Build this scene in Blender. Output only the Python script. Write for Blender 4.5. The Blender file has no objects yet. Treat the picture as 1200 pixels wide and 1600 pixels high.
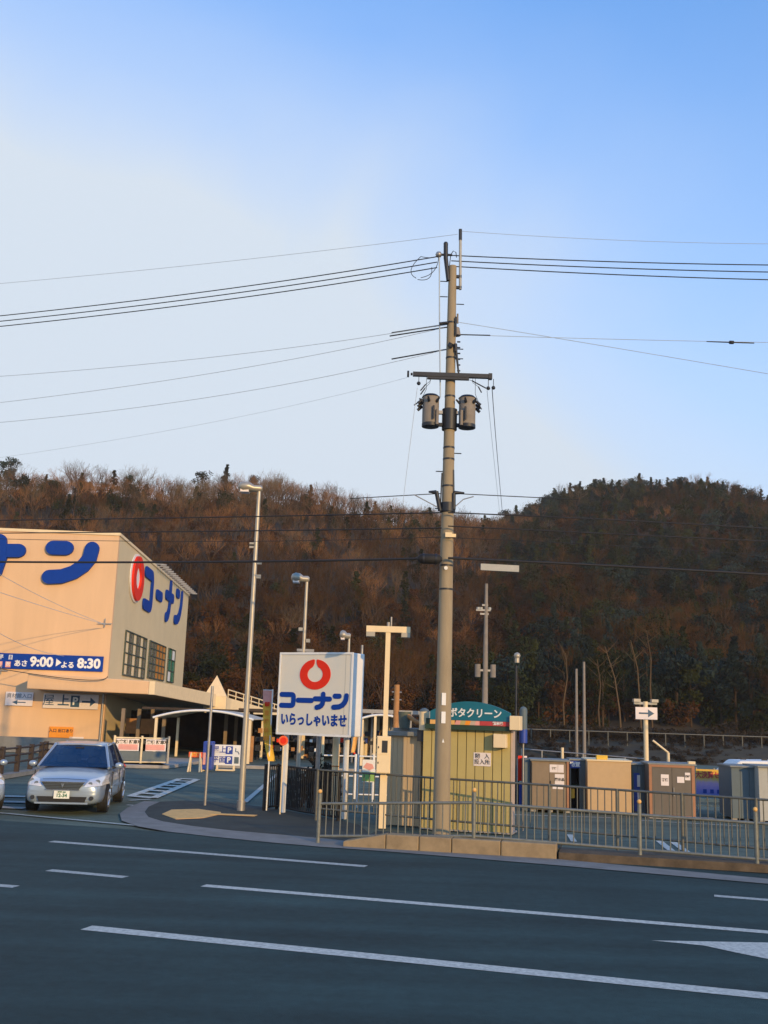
import bpy, math, random
from mathutils import Vector, Matrix
random.seed(7)
S = bpy.context.scene
R = math.radians

# ------------------------------------------------------------------ camera, sky, sun, exposure
EYE = 2.3; FPX = 1600.0; PITCH = math.atan(.2); ROLL = R(1.9)
cp, sp, cr, sr = math.cos(PITCH), math.sin(PITCH), math.cos(ROLL), math.sin(ROLL)
FW = Vector((0, cp, sp)); RT = Vector((cr, -sp*sr, cp*sr)); UP = Vector((-sr, -sp*cr, cp*cr))
cam_d = bpy.data.cameras.new('camera'); cam = bpy.data.objects.new('camera', cam_d)
S.collection.objects.link(cam)
cam.matrix_world = Matrix(((RT.x, UP.x, -FW.x, 0), (RT.y, UP.y, -FW.y, 0), (RT.z, UP.z, -FW.z, EYE), (0, 0, 0, 1)))
cam_d.sensor_fit = 'VERTICAL'; cam_d.sensor_height = 24; cam_d.lens = 24; cam_d.clip_start = .1; cam_d.clip_end = 3000
S.camera = cam

SUN_EL = R(13); SUN_AZ = R(31)      # azimuth measured from straight behind the camera towards its right
sun_dir = Vector((math.sin(SUN_AZ)*math.cos(SUN_EL), -math.cos(SUN_AZ)*math.cos(SUN_EL), math.sin(SUN_EL)))
world = bpy.data.worlds.new('World'); S.world = world; world.use_nodes = True
wn = world.node_tree; wn.nodes.clear()
def wnode(t, **k):
    n = wn.nodes.new(t)
    for a, b in k.items(): setattr(n, a, b)
    return n
wo = wnode('ShaderNodeOutputWorld'); bg = wnode('ShaderNodeBackground')
sky = wnode('ShaderNodeTexSky', sky_type='NISHITA', sun_disc=False, sun_elevation=SUN_EL,
            sun_rotation=math.atan2(sun_dir.x, sun_dir.y), altitude=100, air_density=1.0, dust_density=1.0, ozone_density=1.5)
tc = wnode('ShaderNodeTexCoord'); mp = wnode('ShaderNodeMapping')
mp.inputs['Scale'].default_value = (1.0, 1.0, 1.3); mp.inputs['Location'].default_value = (.35, .2, .1)
nz = wnode('ShaderNodeTexNoise'); nz.inputs['Scale'].default_value = 1.8; nz.inputs['Detail'].default_value = 5; nz.inputs['Roughness'].default_value = .45; nz.inputs['Distortion'].default_value = .5
sepx = wnode('ShaderNodeSeparateXYZ')
rmp = wnode('ShaderNodeMapRange'); rmp.inputs['From Min'].default_value = .20; rmp.inputs['From Max'].default_value = .64
hz_ = wnode('ShaderNodeMapRange'); hz_.inputs['From Min'].default_value = .74; hz_.inputs['From Max'].default_value = .12
hz_.inputs['To Min'].default_value = 0; hz_.inputs['To Max'].default_value = .88
wst = wnode('ShaderNodeMapRange'); wst.inputs['From Min'].default_value = .35; wst.inputs['From Max'].default_value = -.25
wst.inputs['To Min'].default_value = .16; wst.inputs['To Max'].default_value = 1.0
mul = wnode('ShaderNodeMath', operation='MULTIPLY'); add = wnode('ShaderNodeMath', operation='MAXIMUM')
addb = wnode('ShaderNodeMath', operation='ADD', use_clamp=True); sc = wnode('ShaderNodeMath', operation='MULTIPLY'); sc.inputs[1].default_value = 1.0
mix = wnode('ShaderNodeMix', data_type='RGBA')
gain = wnode('ShaderNodeMix', data_type='RGBA', blend_type='MULTIPLY'); gain.inputs[0].default_value = 1
SKY_TINT = (.22, 2.3, 4.2, 1); CLOUD = (6.95, 7.85, 8.95, 1); SKY_STRENGTH = .1
L = wn.links.new
L(tc.outputs['Generated'], mp.inputs['Vector']); L(mp.outputs[0], nz.inputs['Vector']); L(tc.outputs['Generated'], sepx.inputs[0])
L(nz.outputs['Fac'], rmp.inputs['Value']); L(sepx.outputs['Z'], hz_.inputs['Value']); L(sepx.outputs['X'], wst.inputs['Value'])
zfade = wnode('ShaderNodeMapRange'); zfade.inputs['From Min'].default_value = .44; zfade.inputs['From Max'].default_value = .68
zfade.inputs['To Min'].default_value = 1; zfade.inputs['To Max'].default_value = .05; zm = wnode('ShaderNodeMath', operation='MULTIPLY')
L(sepx.outputs['Z'], zfade.inputs['Value']); L(rmp.outputs[0], zm.inputs[0]); L(zfade.outputs[0], zm.inputs[1])
L(zm.outputs[0], mul.inputs[0]); L(wst.outputs[0], mul.inputs[1]); L(mul.outputs[0], sc.inputs[0])
L(sc.outputs[0], addb.inputs[0]); L(hz_.outputs[0], addb.inputs[1])
L(sky.outputs[0], gain.inputs[6]); gain.inputs[7].default_value = SKY_TINT
L(addb.outputs[0], mix.inputs[0]); L(gain.outputs[2], mix.inputs[6]); mix.inputs[7].default_value = CLOUD
L(mix.outputs[2], bg.inputs['Color']); bg.inputs['Strength'].default_value = SKY_STRENGTH
L(bg.outputs[0], wo.inputs['Surface'])

sun_l = bpy.data.lights.new('sun', 'SUN'); sun = bpy.data.objects.new('sun', sun_l); S.collection.objects.link(sun)
sun_l.energy = 3.4; sun_l.angle = R(.6); sun_l.color = (1.0, .63, .24)
sun.rotation_euler = sun_dir.to_track_quat('Z', 'Y').to_euler()
S.view_settings.view_transform = 'Standard'; S.view_settings.look = 'None'; S.view_settings.gamma = 1
S.view_settings.exposure = 0.0
S.view_settings.use_curve_mapping = False

# ------------------------------------------------------------------ surveying helpers (photo bearings -> metres)
def ray(px, py): return FW + RT*((px-600)/FPX) + UP*((800-py)/FPX)
def at(px, py, Y):
    d = ray(px, py); return Vector((0, 0, EYE)) + d*(Y/d.y)
def g(px, py, z=0.0):
    d = ray(px, py); p = Vector((0, 0, EYE)) + d*((z-EYE)/d.z); p.z = z; return p
def top(px, py, Y): return at(px, py, Y).z

# ------------------------------------------------------------------ materials
def mat(name, col, rough=.6, metal=0.0, var=.12, scale=6.0, bump=0.0, bscale=60.0, stretch=(1, 1, 1), spec=.5, col2=None, coat=0.0):
    m = bpy.data.materials.new(name); m.use_nodes = True; nt = m.node_tree; b = nt.nodes['Principled BSDF']
    b.inputs['Roughness'].default_value = rough; b.inputs['Metallic'].default_value = metal
    b.inputs['Specular IOR Level'].default_value = spec; b.inputs['Coat Weight'].default_value = coat
    t = nt.nodes.new('ShaderNodeTexCoord'); mpp = nt.nodes.new('ShaderNodeMapping'); mpp.inputs['Scale'].default_value = stretch
    nt.links.new(t.outputs['Object'], mpp.inputs[0])
    n = nt.nodes.new('ShaderNodeTexNoise'); n.inputs['Scale'].default_value = scale; n.inputs['Detail'].default_value = 6; n.inputs['Roughness'].default_value = .65
    nt.links.new(mpp.outputs[0], n.inputs['Vector'])
    rp = nt.nodes.new('ShaderNodeMapRange'); rp.inputs['From Min'].default_value = .3; rp.inputs['From Max'].default_value = .7
    nt.links.new(n.outputs['Fac'], rp.inputs['Value'])
    mx = nt.nodes.new('ShaderNodeMix'); mx.data_type = 'RGBA'
    c2 = col2 or tuple(c*(1+var) for c in col); c1 = col if col2 else tuple(c*(1-var) for c in col)
    mx.inputs[6].default_value = (*c1, 1); mx.inputs[7].default_value = (*[min(c, 1) for c in c2], 1)
    nt.links.new(rp.outputs[0], mx.inputs[0]); nt.links.new(mx.outputs[2], b.inputs['Base Color'])
    if name.startswith('asphalt'):
        n3 = nt.nodes.new('ShaderNodeTexNoise'); n3.inputs['Scale'].default_value = 7; n3.inputs['Detail'].default_value = 9; n3.inputs['Roughness'].default_value = .8
        nt.links.new(t.outputs['Object'], n3.inputs['Vector'])
        n4 = nt.nodes.new('ShaderNodeTexNoise'); n4.inputs['Scale'].default_value = 1; n4.inputs['Detail'].default_value = 3
        m4 = nt.nodes.new('ShaderNodeMapping'); m4.inputs['Rotation'].default_value = (0, 0, .284); m4.inputs['Scale'].default_value = (.06, 1.5, 1)
        nt.links.new(t.outputs['Object'], m4.inputs[0]); nt.links.new(m4.outputs[0], n4.inputs['Vector'])
        ad = nt.nodes.new('ShaderNodeMath'); ad.operation = 'ADD'; nt.links.new(n3.outputs['Fac'], ad.inputs[0]); nt.links.new(n4.outputs['Fac'], ad.inputs[1])
        mr3 = nt.nodes.new('ShaderNodeMapRange'); mr3.inputs['From Min'].default_value = .6; mr3.inputs['From Max'].default_value = 1.4; mr3.inputs['To Min'].default_value = .45; mr3.inputs['To Max'].default_value = 1.6
        nt.links.new(ad.outputs[0], mr3.inputs['Value'])
        h3 = nt.nodes.new('ShaderNodeHueSaturation'); nt.links.new(mr3.outputs[0], h3.inputs['Value']); nt.links.new(mx.outputs[2], h3.inputs['Color']); nt.links.new(h3.outputs[0], b.inputs['Base Color'])
    if bump:
        n2 = nt.nodes.new('ShaderNodeTexNoise'); n2.inputs['Scale'].default_value = bscale; n2.inputs['Detail'].default_value = 3
        nt.links.new(t.outputs['Object'], n2.inputs['Vector'])
        bp = nt.nodes.new('ShaderNodeBump'); bp.inputs['Strength'].default_value = bump; bp.inputs['Distance'].default_value = .02
        nt.links.new(n2.outputs['Fac'], bp.inputs['Height']); nt.links.new(bp.outputs[0], b.inputs['Normal'])
    return m
M = {}
M['asphalt'] = mat('asphalt', (.022, .050, .050), .85, var=.22, scale=.5, bump=.5, bscale=90, spec=.3)
M['asphalt_lot'] = mat('asphalt_lot', (.095, .125, .098), .9, var=.2, scale=.6, bump=.3, spec=.3)
M['walk'] = mat('pavement_asphalt', (.044, .054, .050), .9, var=.25, scale=1.5, bump=.4, spec=.3)
M['concrete'] = mat('concrete', (.36, .33, .29), .85, var=.18, scale=3, bump=.2)
M['gutter'] = mat('gutter_concrete', (.20, .20, .19), .9, var=.2, scale=2.5, bump=.2)
M['kerb'] = mat('kerb_stone', (.29, .215, .125), .85, var=.2, scale=5, bump=.2)
M['dirt'] = mat('verge_dirt', (.10, .075, .05), .95, var=.4, scale=4, bump=.6)
M['paint'] = mat('road_paint', (.34, .35, .32), .8, col2=(.70, .70, .62), scale=18, bump=.1)
M['paint_worn'] = mat('worn_paint', (.24, .26, .25), .85, col2=(.60, .61, .55), scale=22)
M['tactile'] = mat('yellow_tactile', (.80, .46, .15), .8, var=.15, scale=8)
M['pole'] = mat('pole_concrete', (.31, .25, .165), .85, var=.14, scale=5, bump=.15, stretch=(1, 1, .25))
M['pole_old'] = mat('old_pole_concrete', (.24, .21, .18), .9, var=.15, scale=5)
M['steel'] = mat('galvanised_steel', (.34, .33, .32), .45, .6, var=.15, scale=10)
M['lampsteel'] = mat('lamp_pole_steel', (.42, .385, .32), .4, .35, var=.08, scale=5)
M['rail'] = mat('rail_steel', (.19, .20, .18), .55, .35, var=.2, scale=12)
M['railback'] = mat('rear_rail_steel', (.14, .14, .12), .55, .35, var=.2, scale=12)
M['dark'] = mat('dark_metal', (.022, .026, .036), .5, .2)
M['black'] = mat('black_rubber', (.012, .012, .013), .75)
M['cable'] = mat('cable_sheath', (.018, .018, .02), .7)
M['cable_pale'] = mat('pale_cable', (.42, .50, .58), .7)
M['wall'] = mat('cream_wall', (.73, .48, .28), .8, var=.06, scale=.9, stretch=(1, 1, .15))
M['wall_joint'] = mat('wall_joint', (.66, .51, .37), .8)
M['wall_shaded'] = mat('shaded_cream_wall', (.66, .54, .33), .8, var=.05, scale=.6)  # same cream as the front, the side's shade put into a greyer tone
M['cream'] = mat('cream_paint', (.80, .64, .40), .6, var=.06, scale=3)
M['white'] = mat('white_paint', (.80, .80, .78), .55, var=.05, scale=4)
M['panel'] = mat('sign_panel_white', (.66, .66, .60), .4, var=.08, scale=1.3, col2=(.76, .70, .58))
M['pinkwhite'] = mat('sign_board_white', (.80, .72, .70), .6, var=.04)
M['blue'] = mat('sign_blue', (.003, .045, .31), .6, spec=.15, var=.08)
M['navy'] = mat('sign_navy', (.03, .09, .17), .5, var=.08)
M['red'] = mat('sign_red', (.74, .03, .01), .6, spec=.2, var=.06)
M['orange'] = mat('sign_orange', (.85, .30, .02), .6, var=.08)
M['barrier'] = mat('barrier_orange', (.80, .12, .03), .6)
M['teal'] = mat('booth_teal', (.004, .135, .20), .5, var=.1)
M['boothred'] = mat('booth_red', (.50, .05, .05), .5, var=.1)
M['olive'] = mat('olive_yellow_panel', (.48, .39, .15), .6, var=.06, scale=2)
M['boothtrim'] = mat('booth_trim', (.52, .40, .31), .6, var=.08)
M['darkgreen'] = mat('eave_dark_green', (.02, .05, .03), .6)
M['shedtan'] = mat('shed_tan', (.52, .40, .25), .7, var=.08, scale=2, stretch=(1, 1, .2))
M['shedroof'] = mat('shed_roof_grey', (.22, .23, .22), .7, var=.15)
M['duct'] = mat('duct_green_grey', (.09, .11, .09), .6, var=.15)
M['copper'] = mat('copper_frame', (.36, .17, .09), .55, .1, var=.1)
M['brown'] = mat('shed_brown', (.13, .11, .09), .55, var=.1, stretch=(1, 1, .2))
M['taupe'] = mat('shed_taupe', (.25, .185, .12), .6, var=.08)
M['beige'] = mat('shed_beige', (.54, .37, .20), .65, var=.05)
M['bluegrey'] = mat('shed_blue_grey', (.10, .14, .165), .6, var=.08)
M['greywhite'] = mat('shed_pale', (.40, .40, .37), .6, var=.08)
M['yellow'] = mat('flag_yellow', (.80, .50, .06), .7, var=.1, scale=5)
M['pink'] = mat('flag_pink', (.75, .35, .30), .7, var=.1)
M['lime'] = mat('poster_green', (.25, .45, .12), .7)
M['deepblue'] = mat('vending_blue', (.02, .06, .35), .5)
M['interior'] = mat('shop_interior', (.055, .038, .028), .9, var=.4, scale=1.2)  # gloom inside the hall put into a dark brown; also lines the cabin
M['wood'] = mat('warm_timber', (.42, .20, .07), .7, var=.25, scale=3)
M['poly'] = mat('polycarbonate_roof', (.55, .48, .38), .45, var=.08)
M['glassgreen'] = mat('green_window', (.05, .26, .17), .2, var=.2)
M['glassorange'] = mat('orange_window', (.62, .26, .06), .3, var=.25, scale=2)
M['glassgrey'] = mat('grey_window', (.20, .19, .16), .15, var=.25, scale=2)
M['mull'] = mat('window_mullion', (.05, .07, .06), .5)
M['carpaint'] = mat('sky_tinted_silver_paint', (.35, .43, .52), .28, .4, var=.02, coat=.6)  # silver, with the sky's blue reflection put into the base colour
M['glass'] = mat('sky_tinted_glass', (.02, .055, .16), .08, var=.1, spec=.9)  # sky reflection on the panes put into the blue base colour
M['seatcloth'] = mat('seat_cloth', (.16, .15, .15), .9)
_g = M['glass']; _t = _g.node_tree; _b = _t.nodes['Principled BSDF']; _o = [n for n in _t.nodes if n.type == 'OUTPUT_MATERIAL'][0]
_tr = _t.nodes.new('ShaderNodeBsdfTransparent'); _tr.inputs[0].default_value = (.30, .42, .60, 1); _m = _t.nodes.new('ShaderNodeMixShader'); _m.inputs[0].default_value = .45
_t.links.new(_tr.outputs[0], _m.inputs[1]); _t.links.new(_b.outputs[0], _m.inputs[2]); _t.links.new(_m.outputs[0], _o.inputs['Surface'])
M['chrome'] = mat('chrome', (.75, .75, .75), .15, .9, var=.02)
M['lens'] = mat('headlight_lens', (.80, .78, .74), .12, .3, var=.1, scale=20)
M['plate'] = mat('number_plate', (.78, .80, .72), .5)
M['platetext'] = mat('plate_green', (.03, .16, .09), .6)
M['brownrail'] = mat('brown_fence', (.045, .03, .022), .7)
M['grass'] = mat('winter_grass', (.040, .030, .012), .95, var=.5, scale=.6)
M['hill'] = mat('hill_ground', (.036, .023, .009), .95, var=.5, scale=.12)
def treemat(name, c1, c2, sc=.5):
    m = mat(name, c1, .9, col2=c2, scale=sc, spec=.1)
    nt = m.node_tree; b = nt.nodes['Principled BSDF']; oi = nt.nodes.new('ShaderNodeObjectInfo')
    hs = nt.nodes.new('ShaderNodeHueSaturation'); mr = nt.nodes.new('ShaderNodeMapRange')
    mr.inputs['To Min'].default_value = .55; mr.inputs['To Max'].default_value = 1.5
    nt.links.new(oi.outputs['Random'], mr.inputs['Value']); nt.links.new(mr.outputs[0], hs.inputs['Value'])
    src = b.inputs['Base Color'].links[0].from_socket
    nt.links.new(src, hs.inputs['Color']); nt.links.new(hs.outputs[0], b.inputs['Base Color'])
    return m
M['bark'] = treemat('bark', (.048, .030, .018), (.085, .055, .034))
M['twig'] = treemat('twigs', (.155, .068, .024), (.24, .115, .042))
M['twigdark'] = treemat('dark_twigs', (.050, .023, .006), (.082, .039, .011))
M['twiggrey'] = treemat('grey_twigs', (.095, .064, .036), (.15, .10, .055))
M['rust'] = treemat('rust_leaves', (.055, .021, .005), (.088, .036, .009))
M['evergreen'] = treemat('evergreen_leaves', (.016, .021, .006), (.034, .038, .011))
M['pineblue'] = treemat('hazed_pine_needles', (.012, .022, .018), (.03, .042, .034))  # blue of distance haze on the far ridge put into the needle colour
M['undergrowth'] = mat('undergrowth', (.028, .019, .010), .95, var=.5, scale=.3)

# ------------------------------------------------------------------ mesh builder
class MB:
    def __init__(s): s.v = []; s.f = []; s.m = []; s.smooth = []
    def add(s, vs, fs, mi=0, sm=False):
        o = len(s.v); s.v += [tuple(q) for q in vs]
        for f in fs: s.f.append(tuple(i+o for i in f)); s.m.append(mi); s.smooth.append(sm)
        return s
    def box(s, x0, x1, y0, y1, z0, z1, mi=0):
        vs = [(x, y, z) for z in (z0, z1) for y in (y0, y1) for x in (x0, x1)]
        return s.add(vs, [(0, 2, 3, 1), (4, 5, 7, 6), (0, 1, 5, 4), (2, 6, 7, 3), (0, 4, 6, 2), (1, 3, 7, 5)], mi)
    def cbox(s, x, y, z, sx, sy, sz, mi=0): return s.box(x-sx/2, x+sx/2, y-sy/2, y+sy/2, z-sz/2, z+sz/2, mi)
    def tube(s, pts, rad, n=8, mi=0, caps=True):
        pts = [Vector(p) for p in pts]; rad = rad if isinstance(rad, (list, tuple)) else [rad]*len(pts)
        rings = []; prev = None
        for i, p in enumerate(pts):
            d = (pts[min(i+1, len(pts)-1)]-pts[max(i-1, 0)]).normalized()
            if prev is None:
                a = Vector((0, 0, 1)) if abs(d.z) < .9 else Vector((1, 0, 0)); a = (a-d*a.dot(d)).normalized()
            else: a = (prev-d*prev.dot(d)).normalized()
            prev = a; b = d.cross(a)
            rings.append([p+(a*math.cos(2*math.pi*k/n)+b*math.sin(2*math.pi*k/n))*rad[i] for k in range(n)])
        vs = [q for r in rings for q in r]; fs = []
        for i in range(len(pts)-1):
            for k in range(n): fs.append((i*n+k, i*n+(k+1) % n, (i+1)*n+(k+1) % n, (i+1)*n+k))
        s.add(vs, fs, mi, n > 4)
        if caps: s.add(rings[0], [tuple(range(n))[::-1]], mi); s.add(rings[-1], [tuple(range(n))], mi)
        return s
    def prism(s, poly, y0, y1, mi=0):      # poly in x,z extruded along y
        n = len(poly); vs = [(x, y0, z) for x, z in poly]+[(x, y1, z) for x, z in poly]
        fs = [tuple(range(n)), tuple(range(2*n-1, n-1, -1))]+[(i, i+n, (i+1) % n+n, (i+1) % n) for i in range(n)]
        return s.add(vs, fs, mi)
    def slab(s, poly, z0, z1, mi=0):       # poly in x,y extruded upward
        n = len(poly); vs = [(x, y, z0) for x, y in poly]+[(x, y, z1) for x, y in poly]
        fs = [tuple(range(n))[::-1], tuple(range(n, 2*n))]+[(i, (i+1) % n, (i+1) % n+n, i+n) for i in range(n)]
        return s.add(vs, fs, mi)
    def ball(s, c, r, n=8, mi=0, sz=1.0):
        vs = [(c[0], c[1], c[2]-r*sz)]; fs = []
        for j in range(1, n//2):
            a = -math.pi/2+math.pi*j/(n//2)
            for k in range(n): t = 2*math.pi*k/n; vs.append((c[0]+r*math.cos(a)*math.cos(t), c[1]+r*math.cos(a)*math.sin(t), c[2]+r*sz*math.sin(a)))
        vs.append((c[0], c[1], c[2]+r*sz)); q = n//2-1
        for k in range(n):
            fs.append((0, 1+(k+1) % n, 1+k)); fs.append((1+(q-1)*n+k, 1+(q-1)*n+(k+1) % n, len(vs)-1))
            for j in range(q-1): fs.append((1+j*n+k, 1+j*n+(k+1) % n, 1+(j+1)*n+(k+1) % n, 1+(j+1)*n+k))
        return s.add(vs, fs, mi, True)
    def mesh(s, name, mats):
        me = bpy.data.meshes.new(name); me.from_pydata(s.v, [], s.f)
        for m in (mats if isinstance(mats, (list, tuple)) else [mats]): me.materials.append(m)
        me.polygons.foreach_set('material_index', s.m); me.polygons.foreach_set('use_smooth', s.smooth); me.update()
        return me
def tag(o, label=None, cat=None, group=None, kind=None):
    for k, v in (('label', label), ('category', cat), ('group', group), ('kind', kind)):
        if v: o[k] = v
    return o
def obj(name, mb, mats, parent=None, loc=(0, 0, 0), rz=0.0):
    me = mb if isinstance(mb, bpy.types.Mesh) else mb.mesh(name, mats)
    o = bpy.data.objects.new(name, me); S.collection.objects.link(o)
    o.location = loc; o.rotation_euler = (0, 0, rz)
    if parent: o.parent = parent
    return o
def thing(name, label, cat, loc=(0, 0, 0), rz=0.0, group=None):
    o = bpy.data.objects.new(name, None); S.collection.objects.link(o); o.empty_display_size = .2
    o.location = loc; o.rotation_euler = (0, 0, rz); return tag(o, label, cat, group)
def struct(name, mb, mats, loc=(0, 0, 0), rz=0.0): return tag(obj(name, mb, mats, None, loc, rz), kind='structure')
KIDS = {}
def copy_tree(o, parent=None):
    c = o.copy(); S.collection.objects.link(c)
    if parent: c.parent = parent
    for ch in list(o.children): copy_tree(ch, c)
    return c
def bevel(o, w=.02, seg=2):
    b = o.modifiers.new('bevel', 'BEVEL'); b.width = w; b.segments = seg; b.limit_method = 'ANGLE'; return o
def text_mesh(body, size, bold=0.0, ext=.004, sx=1.0):
    c = bpy.data.curves.new('lettering', 'FONT'); c.body = body; c.size = size; c.align_x = 'CENTER'; c.align_y = 'CENTER'
    c.offset = bold; c.extrude = ext; c.resolution_u = 3
    o = bpy.data.objects.new('lettering', c); S.collection.objects.link(o); bpy.context.view_layer.update()
    me = bpy.data.meshes.new_from_object(o.evaluated_get(bpy.context.evaluated_depsgraph_get()))
    bpy.data.objects.remove(o); bpy.data.curves.remove(c)
    me.transform(Matrix(((sx, 0, 0, 0), (0, 0, -1, 0), (0, 1, 0, 0), (0, 0, 0, 1))))
    me.materials.clear(); return me
def letters(body, size, m, parent, loc, bold=0.0, sx=1.0, ext=.004, name='lettering', rz=0):
    me = text_mesh(body, size, bold, ext, sx); me.materials.append(m)
    return obj(name, me, None, parent, loc, rz)
def stroke(mb, pts, w, y0, y1, mi=0, n=8):       # thick rounded stroke in x,z, extruded from y0 to y1 (front = y0)
    P = [Vector((p[0], 0, p[1])) for p in pts]; Lf = []; Rt = []
    for i, p in enumerate(P):
        d = (P[min(i+1, len(P)-1)]-P[max(i-1, 0)]).normalized(); nn = Vector((-d.z, 0, d.x))*w/2
        k = 1.0
        if 0 < i < len(P)-1:
            d1 = (P[i]-P[i-1]).normalized(); k = 1/max(.6, abs(Vector((-d1.z, 0, d1.x)).dot(nn.normalized())))
        Lf.append(p+nn*k); Rt.append(p-nn*k)
    def cap(p, a, sgn):
        out = []; v = a-p; ang = math.atan2(v.z, v.x)
        for j in range(1, n): t = ang+sgn*math.pi*j/n; out.append(p+Vector((math.cos(t), 0, math.sin(t)))*w/2)
        return out
    out = Lf+cap(P[-1], Lf[-1], -1)+Rt[::-1]+cap(P[0], Rt[0], -1)
    return mb.prism([(q.x, q.z) for q in out][::-1], y0, y1, mi)
def arc(cx, cz, r, a0, a1, n=8, rx=None):
    rx = rx or r
    return [(cx+rx*math.cos(R(a0+(a1-a0)*i/n)), cz+r*math.sin(R(a0+(a1-a0)*i/n))) for i in range(n+1)]
def katakana():           # the four rounded logotype characters, each in a unit box (x 0..1, z 0..1): lists of strokes
    ko = [[(.08, .86), (.75, .86)]+arc(.75, .72, .14, 90, 0, 4)[1:]+[(.89, .28)]+arc(.75, .28, .14, 0, -90, 4)[1:]+[(.08, .14)]]
    bar = [[(.05, .5), (.95, .5)]]
    na = [[(.02, .62), (.98, .62)], [(.55, .93), (.55, .45), (.52, .30), (.44, .18), (.32, .10), (.16, .06)]]
    n = [[(.16, .82), (.44, .82)], [(.90, .86), (.88, .62), (.80, .42), (.66, .25), (.46, .14), (.10, .10)]]
    return ko, bar, na, n
def logotype(parent, x0, z0, wch, h, sw, y, depth, m, gap=.12, only=None, name='letter'):
    x = x0
    for ch_i, ch in enumerate(katakana()):
        if only is None or ch_i in only:
            mb = MB()
            for si, st in enumerate(ch): stroke(mb, [(x+p[0]*wch, z0+p[1]*h) for p in st], sw, y-depth-si*.004, y-si*.003)
            obj(name, mb, m, parent)
        x += wch*(1+gap)
def logo_ring(parent, cx, cz, r, y, depth, m, sx=1.0):
    out = []; inn = []; N = 48
    for i in range(N+1):
        t = R(96+348*i/N); out.append((cx+sx*r*math.cos(t), cz+r*math.sin(t)))
        dd = min(i, N-i)/N*348+6
        if dd < 32:
            f = 1-(dd-6)/26; rr = r*(.50+.44*f*f); wgap = max(r*.06, r*.50*math.sin(R(dd))*(1-f*.55)); sg = -1 if i < N/2 else 1
            inn.append((cx+sx*sg*wgap, cz+r*(.5*math.cos(R(dd))*(1-f*f)+.95*f*f)))
        else: inn.append((cx+sx*r*.50*math.cos(t), cz+r*.50*math.sin(t)))
    vs = []; fs = []
    for a, b in zip(out, inn): vs += [(a[0], y-depth, a[1]), (b[0], y-depth, b[1]), (a[0], y, a[1]), (b[0], y, b[1])]
    for i in range(N):
        o = 4*i; p = o+4
        fs += [(o, o+1, p+1, p), (o, p, p+2, o+2), (o+1, o+3, p+3, p+1)]
    fs += [(0, 2, 3, 1), (4*N, 4*N+1, 4*N+3, 4*N+2)]
    mb = MB().add(vs, fs); return obj('logo_ring', mb, m, parent)
def arrow(parent, cx, cz, w, h, y, m, sgn=1, name='arrow'):
    a = .34*h*.6
    poly = [(-w/2, -a/2), (w*.1, -a/2), (w*.1, -h/2), (w/2, 0), (w*.1, h/2), (w*.1, a/2), (-w/2, a/2)]
    poly = [(cx+sgn*x, cz+z) for x, z in poly]
    if sgn < 0: poly = poly[::-1]
    return obj(name, MB().prism(poly, y-.004, y+.002), m, parent)
# ------------------------------------------------------------------ GROUND AND ROAD
def quad_xy(pts, z, mb=None):
    mb = mb or MB(); mb.add([(p[0], p[1], z) for p in pts], [tuple(range(len(pts)))]); return mb
gm = MB()
gm.add([(-900, -200, -.02), (900, -200, -.02), (900, 96, -.02), (-900, 96, -.02)], [(0, 1, 2, 3)])
struct('ground', gm, M['asphalt_lot'])
ANG = -16.3; ux, uy = math.cos(R(ANG)), math.sin(R(ANG))       # along the road, towards the right
RD = Vector((ux, uy, 0)); RN = Vector((uy, -ux, 0))            # RN points to the camera side
k0 = g(560, 1325); 
far = g(700, 1334)
def road_pt(s, d): p = far+RD*s-RN*d; return (p.x, p.y)        # d metres beyond the kerb line
rm = quad_xy([road_pt(-150, -26), road_pt(150, -26), road_pt(150, .3), road_pt(-150, .3)], .0)
struct('road', rm, M['asphalt'])
lm = quad_xy([g(-260, 1270)[:2], g(60, 1277)[:2], g(190, 1290)[:2], g(225, 1252)[:2], g(330, 1210)[:2], g(300, 1200)[:2], g(-260, 1240)[:2]], .006)
def line_poly(a, b, w):
    a = Vector(a); b = Vector(b); d = (b-a).normalized(); n = Vector((-d.y, d.x, 0))*w/2
    return [a+n, a-n, b-n, b+n]
marks = [((135, 1450), (1200, 1557), .235, 'paint'), ((318, 1384), (1200, 1457), .19, 'paint'), ((80, 1315), (572, 1354), .2, 'paint_worn'),
         ((76, 1360), (196, 1371), .18, 'paint_worn'), ((-90, 1377), (25, 1386), .18, 'paint_worn'), ((1116, 1400), (1420, 1424), .18, 'paint_worn'),
         ((10, 1271), (235, 1292), .13, 'paint_worn'), ((-200, 1250), (8, 1271), .13, 'paint_worn')]
for a, b, w, m in marks:
    A, B = g(*a), g(*b)
    if a[0] == 135: B = A+(B-A)*2.5
    if a[0] == 318: B = A+(B-A)*2
    struct('lane_marking', quad_xy(line_poly(A, B, w), .005), M[m])
ar = [g(1018, 1470), g(1200, 1473.5), g(1330, 1480), g(1330, 1512), g(1200, 1499), g(1150, 1489), g(1100, 1478)]
struct('arrow_marking', quad_xy([(p.x, p.y) for p in ar][::-1], .005), M['paint'])
# crossing stripes left of and right of the car
for a, b in (((40, 1245), (-200, 1239)), ((60, 1254), (-200, 1248)), ((40, 1263), (-200, 1255))):
    struct('crossing_marking', quad_xy(line_poly(g(*a), g(*b), .45), .009), M['paint_worn'])
for a, b in (((202, 1251), (235, 1249)), ((198, 1258), (262, 1262))):
    struct('lane_marking', quad_xy(line_poly(g(*a), g(*b), .15), .009), M['paint_worn'])
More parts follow.
